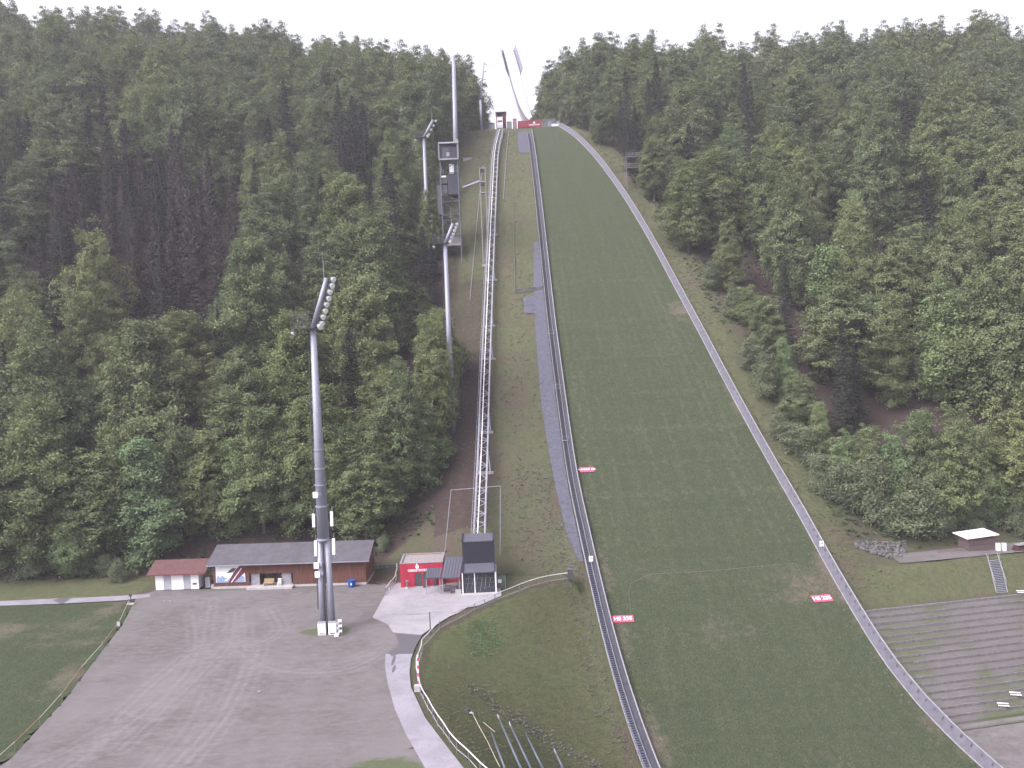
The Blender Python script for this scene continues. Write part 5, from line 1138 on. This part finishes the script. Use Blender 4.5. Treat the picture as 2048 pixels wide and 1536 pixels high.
# top station with waiting lift car
ys2=299.; a_=aty(993,257,ys2);c_=aty(1013,257,ys2); zt_=topz(ys2,225,1003); zg=Tz(a_[0],ys2)
e=empty('lift_top_station',(a_[0],ys2,zg),'dark red timber top station of the lift at the hill brow','lift station')
b0=MB(); b0.span((c_[0]-.3,ys2,zg-1),(c_[0],ys2+5,zt_)); b0.span((a_[0],ys2,zg-1),(a_[0]+.25,ys2+5,zt_)); b0.span((a_[0],ys2+4.8,zg-1),(c_[0],ys2+5,zt_)); b0.span((c_[0]-1.1,ys2,zg-1),(c_[0]-.3,ys2+.2,zt_)); b0.build('wall',M['brick'],e); MB().span((a_[0]-.2,ys2-.3,zt_),(c_[0]+.2,ys2+5.2,zt_+.25)).build('roof',M['dsteel'],e)
ca=aty(994.5,256,ys2-2);cb2=aty(1006,256,ys2-2);e=empty('lift_car',(ca[0],ys2-2,ca[2]),'white lift car with dark window slot parked at the top station','lift car'); zct=topz(ys2-2,234,1000)
MB().span((ca[0],ys2-2,ca[2]),(cb2[0],ys2+1.5,zct)).build('body',M['white'],e); MB().span((ca[0]+.25,ys2-2.06,ca[2]+(zct-ca[2])*.55),(cb2[0]-.25,ys2-2.01,ca[2]+(zct-ca[2])*.68)).build('window',M['black'],e); b0=MB(); [b0.box((xx,ys2-1.8,zct+.4),(.16,.16,.9)) for xx in(ca[0]+.1,cb2[0]-.1)]; b0.box(((ca[0]+cb2[0])/2,ys2-1.8,zct+.25),(cb2[0]-ca[0],.12,.12)); b0.build('roof_frame',M['wboard'],e); b0=MB(); [b0.box((ca[0]+(cb2[0]-ca[0])*t,ys2-2.04,ca[2]+.5),(.06,.05,1.)) for t in(.2,.4,.6,.8)]; b0.build('grille',M['dsteel'],e)
# hilltop fence pieces
yf=302.
for (p0_,p1_,py0,py1,m_,lb) in [(1026,1034,258,237,M['brick'],'dark red plank screen left of the take-off table'),(1086,1112,257,238,M['mesh'],'grey green slatted fence right of the take-off table'),(1014,1024,256,243,M['gwood'],'grey fence between the top station and the red screen'),(968,990,262,246,M['gwood'],'low grey hut wall left of the top station')]:
    a_=aty(p0_,py0,yf);c_=aty(p1_,py0,yf);zt_=topz(yf,py1,p0_); b0=MB(); n=max(3,int((c_[0]-a_[0])/.35))
    for k in range(n): b0.box((a_[0]+(c_[0]-a_[0])*(k+.5)/n,yf,(min(a_[2],Tz(a_[0],yf))-.5+zt_)/2),((c_[0]-a_[0])/n*.82,.08,zt_-min(a_[2],Tz(a_[0],yf))+.5))
    b0.box(((a_[0]+c_[0])/2,yf+.08,zt_-.3),(c_[0]-a_[0],.08,.15)); tag(b0.build('hilltop_fence',m_),lb,'fence')
a_=aty(1120,256,288);c_=aty(1150,234,300); e=empty('hilltop_handrail',a_,'pale slanting handrail beside the trees at the upper right of the hill','handrail'); MB().bar(a_+np.array([0,0,.3]),c_,.1,.1).build('rail',M['wboard'],e); [MB().bar(a_+(c_-a_)*t-np.array([0,0,1.5]),a_+(c_-a_)*t+np.array([0,0,.2]),.08,.08).build('post',M['wboard'],e) for t in(.1,.5,.9)]
# viewing platform in the trees on the right
g=aty(1268,326,236); zq=g[2]; e=empty('viewing_platform',g,'weathered brown two level viewing platform in the trees right of the upper hill','platform')
for dz,h in ((-1.5,0),(1.5,0)):
    MB().box((g[0],g[1],zq+dz),(5.2,3,.22)).build('deck',M['gwood'],e); b0=MB(); b0.box((g[0],g[1]-1.5,zq+dz+1.),(5.2,.1,.14)); b0.box((g[0],g[1]-1.5,zq+dz+.55),(5.2,.06,.1)); [b0.box((g[0]-2.5+k,g[1]-1.5,zq+dz+.5),(.09,.09,1.)) for k in range(6)]; b0.build('railing',M['gwood'],e)
b0=MB(); [b0.box((g[0]+sx*2.4,g[1]+oy,(Tz(g[0],g[1])-1+zq+1.5)/2),(.2,.2,zq+1.5-Tz(g[0],g[1])+1)) for sx in(-1,1) for oy in(-1.4,1.4)]; b0.build('stilts',M['gwood'],e)
# ------------------------------------------------------------------ right foot: shed, boxes, stairs
A=G(1937,1104);B=G(1990,1101); R,Ln=frame(A,B,A[2]); Ln=max(Ln,3.6); hz=topz(A[1],1078,1937)-A[2]
e=empty('small_brown_shed',A,'small brown board shed with bright white tilted roof at the right','shed'); D=2.6
b0=MB(R); b0.span((0,0,-.3),(Ln,.12,hz)); b0.span((0,.12,-.3),(.12,D,hz)); b0.span((Ln-.12,.12,-.3),(Ln,D,hz)); b0.span((.12,D-.12,-.3),(Ln-.12,D,hz)); b0.build('wall',M['bwood'],e)
b0=MB(R); b0.span((.1,-.03,hz*.5),(Ln-.1,-.001,hz*.53)); b0.build('hatch_gap',M['dsteel'],e)
b0=MB(R); b0.prism([(-.45,-.45,hz+.05),(-.75,D+.3,hz+.35),(Ln+.1,D+.3,hz+.75),(Ln+.45,-.45,hz+.45)],(0,0,.1)); b0.build('roof',M['white'],e)
for i,(px,lb) in enumerate([(1996,'left of two white cabinets beside the small brown shed'),(2008,'right of two white cabinets beside the small brown shed')]):
    g=G(px,1102); e=empty('white_cabinet',g,lb,'cabinet'); MB().box((g[0],g[1],g[2]+.65),(.52,.5,1.3)).build('body',M['white'],e); MB().box((g[0],g[1],g[2]+1.33),(.58,.56,.06)).build('lid',M['wboard'],e)
g=G(2040,1102); e=empty('covered_woodpile',g,'covered wood pile at the right edge of the picture beyond the cabinets','woodpile'); b0=MB(); [b0.bar((g[0]-1+.1*k,g[1]+.2,g[2]+.2+.17*k),(g[0]+3,g[1]+.2,g[2]+.2+.17*k),.8,.15) for k in range(4)]; b0.build('logs',M['rroof'],e); b0=MB(); [b0.box((g[0]+.6+.5*k,g[1]+.1,g[2]+1.+.12*k),(2.4,1.1,.07),.1*k) for k in range(3)]; b0.build('cover_boards',M['wboard'],e)
g=G(1905,1106); e=empty('plank_stack',g,'stack of long reddish boards on the ground left of the small brown shed','plank stack'); [MB().bar((g[0]-2.4+.2*k,g[1]+.25*k,g[2]+.12+.02*k),(g[0]+2.2,g[1]+.4+.2*k,g[2]+.12+.05*k),.22,.12).build('board',M['rroof'] if k%2 else M['gwood'],e) for k in range(4)]
# stairs up the bank
a_=G(2004,1186); c_=G(1988,1124); wv=1.9; e=empty('bank_stairs',a_,'grey metal stair with two handrails on the grass bank above the terrace','stairs')
av=Vector(a_)+Vector((0,0,.1)); cv=Vector(c_)+Vector((0,0,.25)); n=20; dx=Vector((1,.19,0)).normalized()
b0=MB()
for k in range(n): p=av+(cv-av)*(k/(n-1)); b0.bar(p-dx*wv/2,p+dx*wv/2,.24,.06)
b0.build('treads',M['steel'],e)
for s_ in(-1,1): MB().bar(av+dx*s_*wv/2,cv+dx*s_*wv/2,.07,.22).build('stringer',M['wboard'],e); 
for s_ in(-1,1):
    b0=MB(); b0.bar(av+(cv-av)*.15+dx*s_*wv/2+Vector((0,0,.95)),cv+dx*s_*wv/2+Vector((0,.6,.95)),.07,.07); [b0.bar(av+(cv-av)*t+dx*s_*wv/2,av+(cv-av)*t+dx*s_*wv/2+Vector((0,0,.95)),.06,.06) for t in(.15,.36,.57,.78,1)]; b0.build('handrail',M['wboard'],e)
b0=MB(); b0.add([av-dx*wv/2-Vector((0,0,.15)),av+dx*wv/2-Vector((0,0,.15)),cv+dx*wv/2-Vector((0,0,.15)),cv-dx*wv/2-Vector((0,0,.15))],[(0,1,2,3)]); b0.build('underside',M['dsteel'],e)
# benches on the terrace
for i,(px,py,lb) in enumerate([(2032,1398,'white slatted bench on the terrace at the right edge'),(2008,1420,'white slatted bench low on the terrace'),(2044,1192,'white bench at the top of the terrace by the picture edge')]):
    g=G(px,py); g[2]+=.35; e=empty('terrace_bench',g,lb,'bench'); R=Matrix.Translation(g)@Matrix.Rotation(-.25,4,'Z')
    for k in(0,1): MB(R).box((0,k*.42,.2+.12*k),(1.25,.2,.06)).build('slat',M['white'],e)
    for s_ in(-1,1): MB(R).box((s_*.5,.2,.05),(.08,.6,.3)).build('leg',M['dsteel'],e)
# ------------------------------------------------------------------ stones
def rock_mesh(seed):
    bm=bmesh.new(); bmesh.ops.create_icosphere(bm,subdivisions=1,radius=.5); r=random.Random(seed)
    for v in bm.verts: v.co*=r.uniform(.7,1.15); v.co.z*=.7
    me=bpy.data.meshes.new('stone'); bm.to_mesh(me); bm.free(); me.materials.append(M['stone']); return me
RK=[rock_mesh(i) for i in range(6)]
def rock_mass(name,pts,lab,cat=None,kind='stuff'):
    V=[];Fc=[]
    for i,(p,s) in enumerate(pts):
        me=RK[i%6]; b=len(V); a=i*1.7; ca_,sa=math.cos(a),math.sin(a)
        for v in me.vertices: x,y,z=v.co*s; V.append((p[0]+x*ca_-y*sa,p[1]+x*sa+y*ca_,p[2]+z))
        for f_ in me.polygons: Fc.append([b+k for k in f_.vertices])
    me=bpy.data.meshes.new(name); me.from_pydata(V,[],Fc); me.materials.append(M['stone']); o=bpy.data.objects.new(name,me); C.objects.link(o); return tag(o,lab,cat,kind=kind)
rr=random.Random(8); pts=[]
for k in range(420):
    px=1712+rr.random()*100; t=(px-1712)/100; py=1082+rr.random()*(10+22*min(1,t*1.6))+2; 
    if t>.9: py=min(py,1104)
    g=G(px,py); s=rr.uniform(.35,.8); pts.append(((g[0],g[1],g[2]-.1+rr.random()*.25),s))
o=rock_mass('stone_heap',pts,'broad heap of grey boulders below the right wood','stone heap',kind=None)
pts=[]
cl=[(938,1372),(975,1392),(1010,1425),(1050,1445),(1085,1470),(1120,1495),(1160,1515),(1200,1536)]
for k in range(260):
    i=rr.randrange(len(cl)-1); t=rr.random(); px=cl[i][0]+(cl[i+1][0]-cl[i][0])*t+rr.gauss(0,7); py=cl[i][1]+(cl[i+1][1]-cl[i][1])*t+rr.gauss(0,6); g=G(px,py); pts.append((g+np.array([0,0,.02]),rr.uniform(.12,.34)))
rock_mass('loose_stones',pts,'ragged line of loose stones running down the grass bank')
pts=[]
for k in range(900):
    u=rr.random()
    if u<.35: y=rr.uniform(94,134); x=float(xl(y))-rr.uniform(1.2,4.4)
    elif u<.6: g=G(rr.uniform(1030,1105),rr.uniform(930,1000)); x,y=g[0],g[1]
    elif u<.8: g=G(rr.uniform(1040,1135),rr.uniform(1000,1130)); x,y=g[0],g[1]
    elif u<.9: y=rr.uniform(95,140); x=float(xr(y))+rr.uniform(-1.8,-.3)
    else: y=rr.uniform(95,140); x=float(xl(y))+rr.uniform(2.,3.)
    pts.append((np.array([x,y,Tz(x,y)+.03]),rr.uniform(.1,.32)))
rock_mass('scattered_stones',pts,'scattered pale stones in the soil beside the stairway and boards')
# stray boulders/boards
for px,py,lb in [(648,1190+0,'x')][:0]: pass
# ------------------------------------------------------------------ left meadow: tape fence, road sign
tp=[(258,1212),(240,1252),(205,1300),(165,1345),(125,1400),(80,1450),(30,1500),(-20,1545)]
e=empty('tape_fence',flat(*tp[0]),'thin orange and white tape fence along the left edge of the gravel lot','fence')
for k,(a,b) in enumerate(zip(tp[:-1],tp[1:])):
    a_=flat(*a);c_=flat(*b); MB().bar(a_+np.array([0,0,.75]),c_+np.array([0,0,.72]),.025,.05).build('tape',M['orange'] if k%2 else M['rope'],e); MB().tube(a_,a_+np.array([0,0,.95]),.035,n=5).build('stake',M['gwood'],e)
g=flat(262,1209); e=empty('road_sign',g,'small sign post on a pale concrete foot beside the meadow road','sign'); MB().box((g[0],g[1],Z0+.1),(.95,.5,.2)).build('foot',M['concrete'],e); MB().tube(g,g+np.array([0,0,1.5]),.05,n=6).build('post',M['dsteel'],e); MB().tube(g+np.array([0,-.06,1.35]),g+np.array([0,-.02,1.35]),.24,.24,12).build('plate',M['dsteel'],e)
g=flat(238,1262); e=empty('blue_notice',g,'small blue grey notice on a stake at the tape fence','sign'); MB().tube(g,g+np.array([0,0,1.]),.04,n=5).build('stake',M['gwood'],e); MB().box((g[0],g[1]-.05,Z0+.95),(.4,.04,.6)).build('board',M['door'],e)
for px,py,lb in [(329,1204,'left of two small pale slabs on the gravel lot'),(341,1203,'right of two small pale slabs on the gravel lot'),(423,1215,'small pale slab lying on the gravel below the hut gap'),(519,1385,'single white stone lying on the open gravel lot')]:
    g=flat(px,py); b0=MB(); b0.add([(g[0]+.2*math.cos(a)*(1+.2*math.sin(3*a)),g[1]+.15*math.sin(a),Z0+.05+h) for h in(0,.1) for a in [k*.785 for k in range(8)]],[tuple(range(8,16))]+[(k,(k+1)%8,8+(k+1)%8,8+k) for k in range(8)]); tag(b0.build('stone_slab',M['wboard']),lb,'stone')
# ------------------------------------------------------------------ steel poles at the bottom edge
for i,(pa,pb,r,lb) in enumerate([((998,1452),(1042,1545),.13,'slim blue grey steel pole at the bottom edge, second from the left'),((1022,1468),(1062,1545),.13,'slim blue grey steel pole at the bottom edge, third from the left'),((984,1484),(1010,1545),.11,'dark tipped steel pole at the bottom edge, leftmost of the poles'),((1056,1492),(1086,1545),.13,'blue grey steel pole with a dark bracket at the bottom edge'),((1112,1522),(1128,1548),.14,'short blue grey pole end at the bottom edge, rightmost of the poles')]):
    c_=G(*pb); a0=G(*pa)+np.array([0,0,.9])
    e=empty('steel_pole',c_,lb,'pole','steel poles at the bottom edge'); MB().tube(c_+np.array([0,0,.4]),a0,r,r*.7,10).build('shaft',M['dpole'],e,smooth=True); dd=Vector(a0)-Vector(c_); MB().tube(Vector(a0)-dd*.02,Vector(a0)+dd.normalized()*.5,r*.8,r*.5,8).build('tip',M['dsteel'] if i in(2,3) else M['wboard'],e)
    d_=Vector((c_[0],c_[1],0)); ext=Vector(c_)-dd.normalized()*6; MB().tube(Vector(c_)+Vector((0,0,.4)),ext,r,r*1.1,10).build('lower_shaft',M['dpole'],e,smooth=True)
g=G(934,1424); e=empty('valve_box',g,'small dark round fitting lying on the grass bank above the poles','fitting'); MB().tube(g,g+np.array([0,0,.35]),.3,.22,10).build('body',M['dsteel'],e); MB().tube(g+np.array([.3,-.3,.05]),g+np.array([.7,-.6,.1]),.08,.06,6).build('nozzle',M['door'],e)
cord('guy_wire',[(943,1424),(975,1485),(1000,1536)],.03,M['rope'],'thin pale line running down the bank from the dark fitting')
cord('guy_wire',[(966,1446),(990,1466)],.03,M['rope'],'short thin pale line beside the leftmost steel poles')
# ------------------------------------------------------------------ undergrowth and weeds (uncountable)
def tuft_mesh(name,pts,m_,size,per,seed,lift=.25,parent=None):
    r=np.random.RandomState(seed); p=np.repeat(np.array(pts),per,axis=0); n=len(p); o=r.normal(size=(n,3))*np.array([.45,.45,.18])*size*2; o[:,2]=np.abs(o[:,2])+.03
    nr=r.normal(size=(n,3))*.6+np.array([0,-.3,1.]); nr/=np.linalg.norm(nr,axis=1)[:,None]; V=leaves(p+o,nr,size,r,.5); me=crown_mesh(name,V,m_); ob=bpy.data.objects.new(name,me); C.objects.link(ob); return ob
def samp(n,fx): 
    out=[]; 
    while len(out)<n:
        p=fx()
        if p is not None: out.append(p)
    return out
R_=np.random.RandomState(77)
def bankp():
    px,py=R_.uniform(930,1010),R_.uniform(1225,1330); 
    if R_.rand()<((px-965)/45)**2+((py-1275)/45)**2: return None
    return G(px,py)
tag(tuft_mesh('leafy_weeds',samp(420,bankp),M['leafw'],.08,8,3),'patch of broad leaved weeds on the grass bank',kind='stuff')
def hillp():
    y=R_.uniform(124,285); x=R_.uniform(-14,float(xl(y))-3)
    return np.array([x,y,Tz(x,y)])
tag(tuft_mesh('slope_herbs',samp(1500,hillp),M['leafg'],.13,7,4),'sparse herbs and tufts on the slope around the lift track',kind='stuff')
def litp():
    if R_.rand()<.6: 
        y=R_.uniform(130,160); x=R_.uniform(-95,-14)
        if x>-22 and y<135: return None
    else:
        y=R_.uniform(128,240); x=float(xr(y))+R_.uniform(6,26)
        if vrow(x,y)<13: return None
    return np.array([x,y,Tz(x,y)])
tag(tuft_mesh('undergrowth',samp(3600,litp),M['leafu'],.2,22,5),'low green undergrowth along the wood edges',kind='stuff')
def bankgrass():
    y=R_.uniform(60,123); x=R_.uniform(float(xe(y))+.5,float(xl(y))-1.5); return np.array([x,y,Tz(x,y)])
tag(tuft_mesh('bank_grass',samp(4500,bankgrass),M['leafg'],.055,10,6),'rough grass tufts on the bank below the railing',kind='stuff')
def edgeR():
    y=R_.uniform(90,280); x=float(xr(y))+R_.uniform(1.5,7.5)
    if y<119 and x>float(xr(y))+2.2: return None
    return np.array([x,y,Tz(x,y)])
tag(tuft_mesh('verge_herbs',samp(1500,edgeR),M['leafg'],.11,9,7),'rough herbs on the verge right of the side boards',kind='stuff')
# ------------------------------------------------------------------ haze
b0=MB(); b0.span((-440,-20,-30),(440,520,250)); hz=bpy.data.materials.new('haze'); hz.use_nodes=True; n=hz.node_tree.nodes; n.clear(); o_=n.new('ShaderNodeOutputMaterial'); v_=n.new('ShaderNodeVolumePrincipled'); v_.inputs['Color'].default_value=(.86,.84,.95,1); v_.inputs['Density'].default_value=HAZE; v_.inputs['Anisotropy'].default_value=.2; hz.node_tree.links.new(v_.outputs[0],o_.inputs['Volume'])
tag(b0.build('haze',hz),kind='stuff',label='thin evening haze over the whole slope')
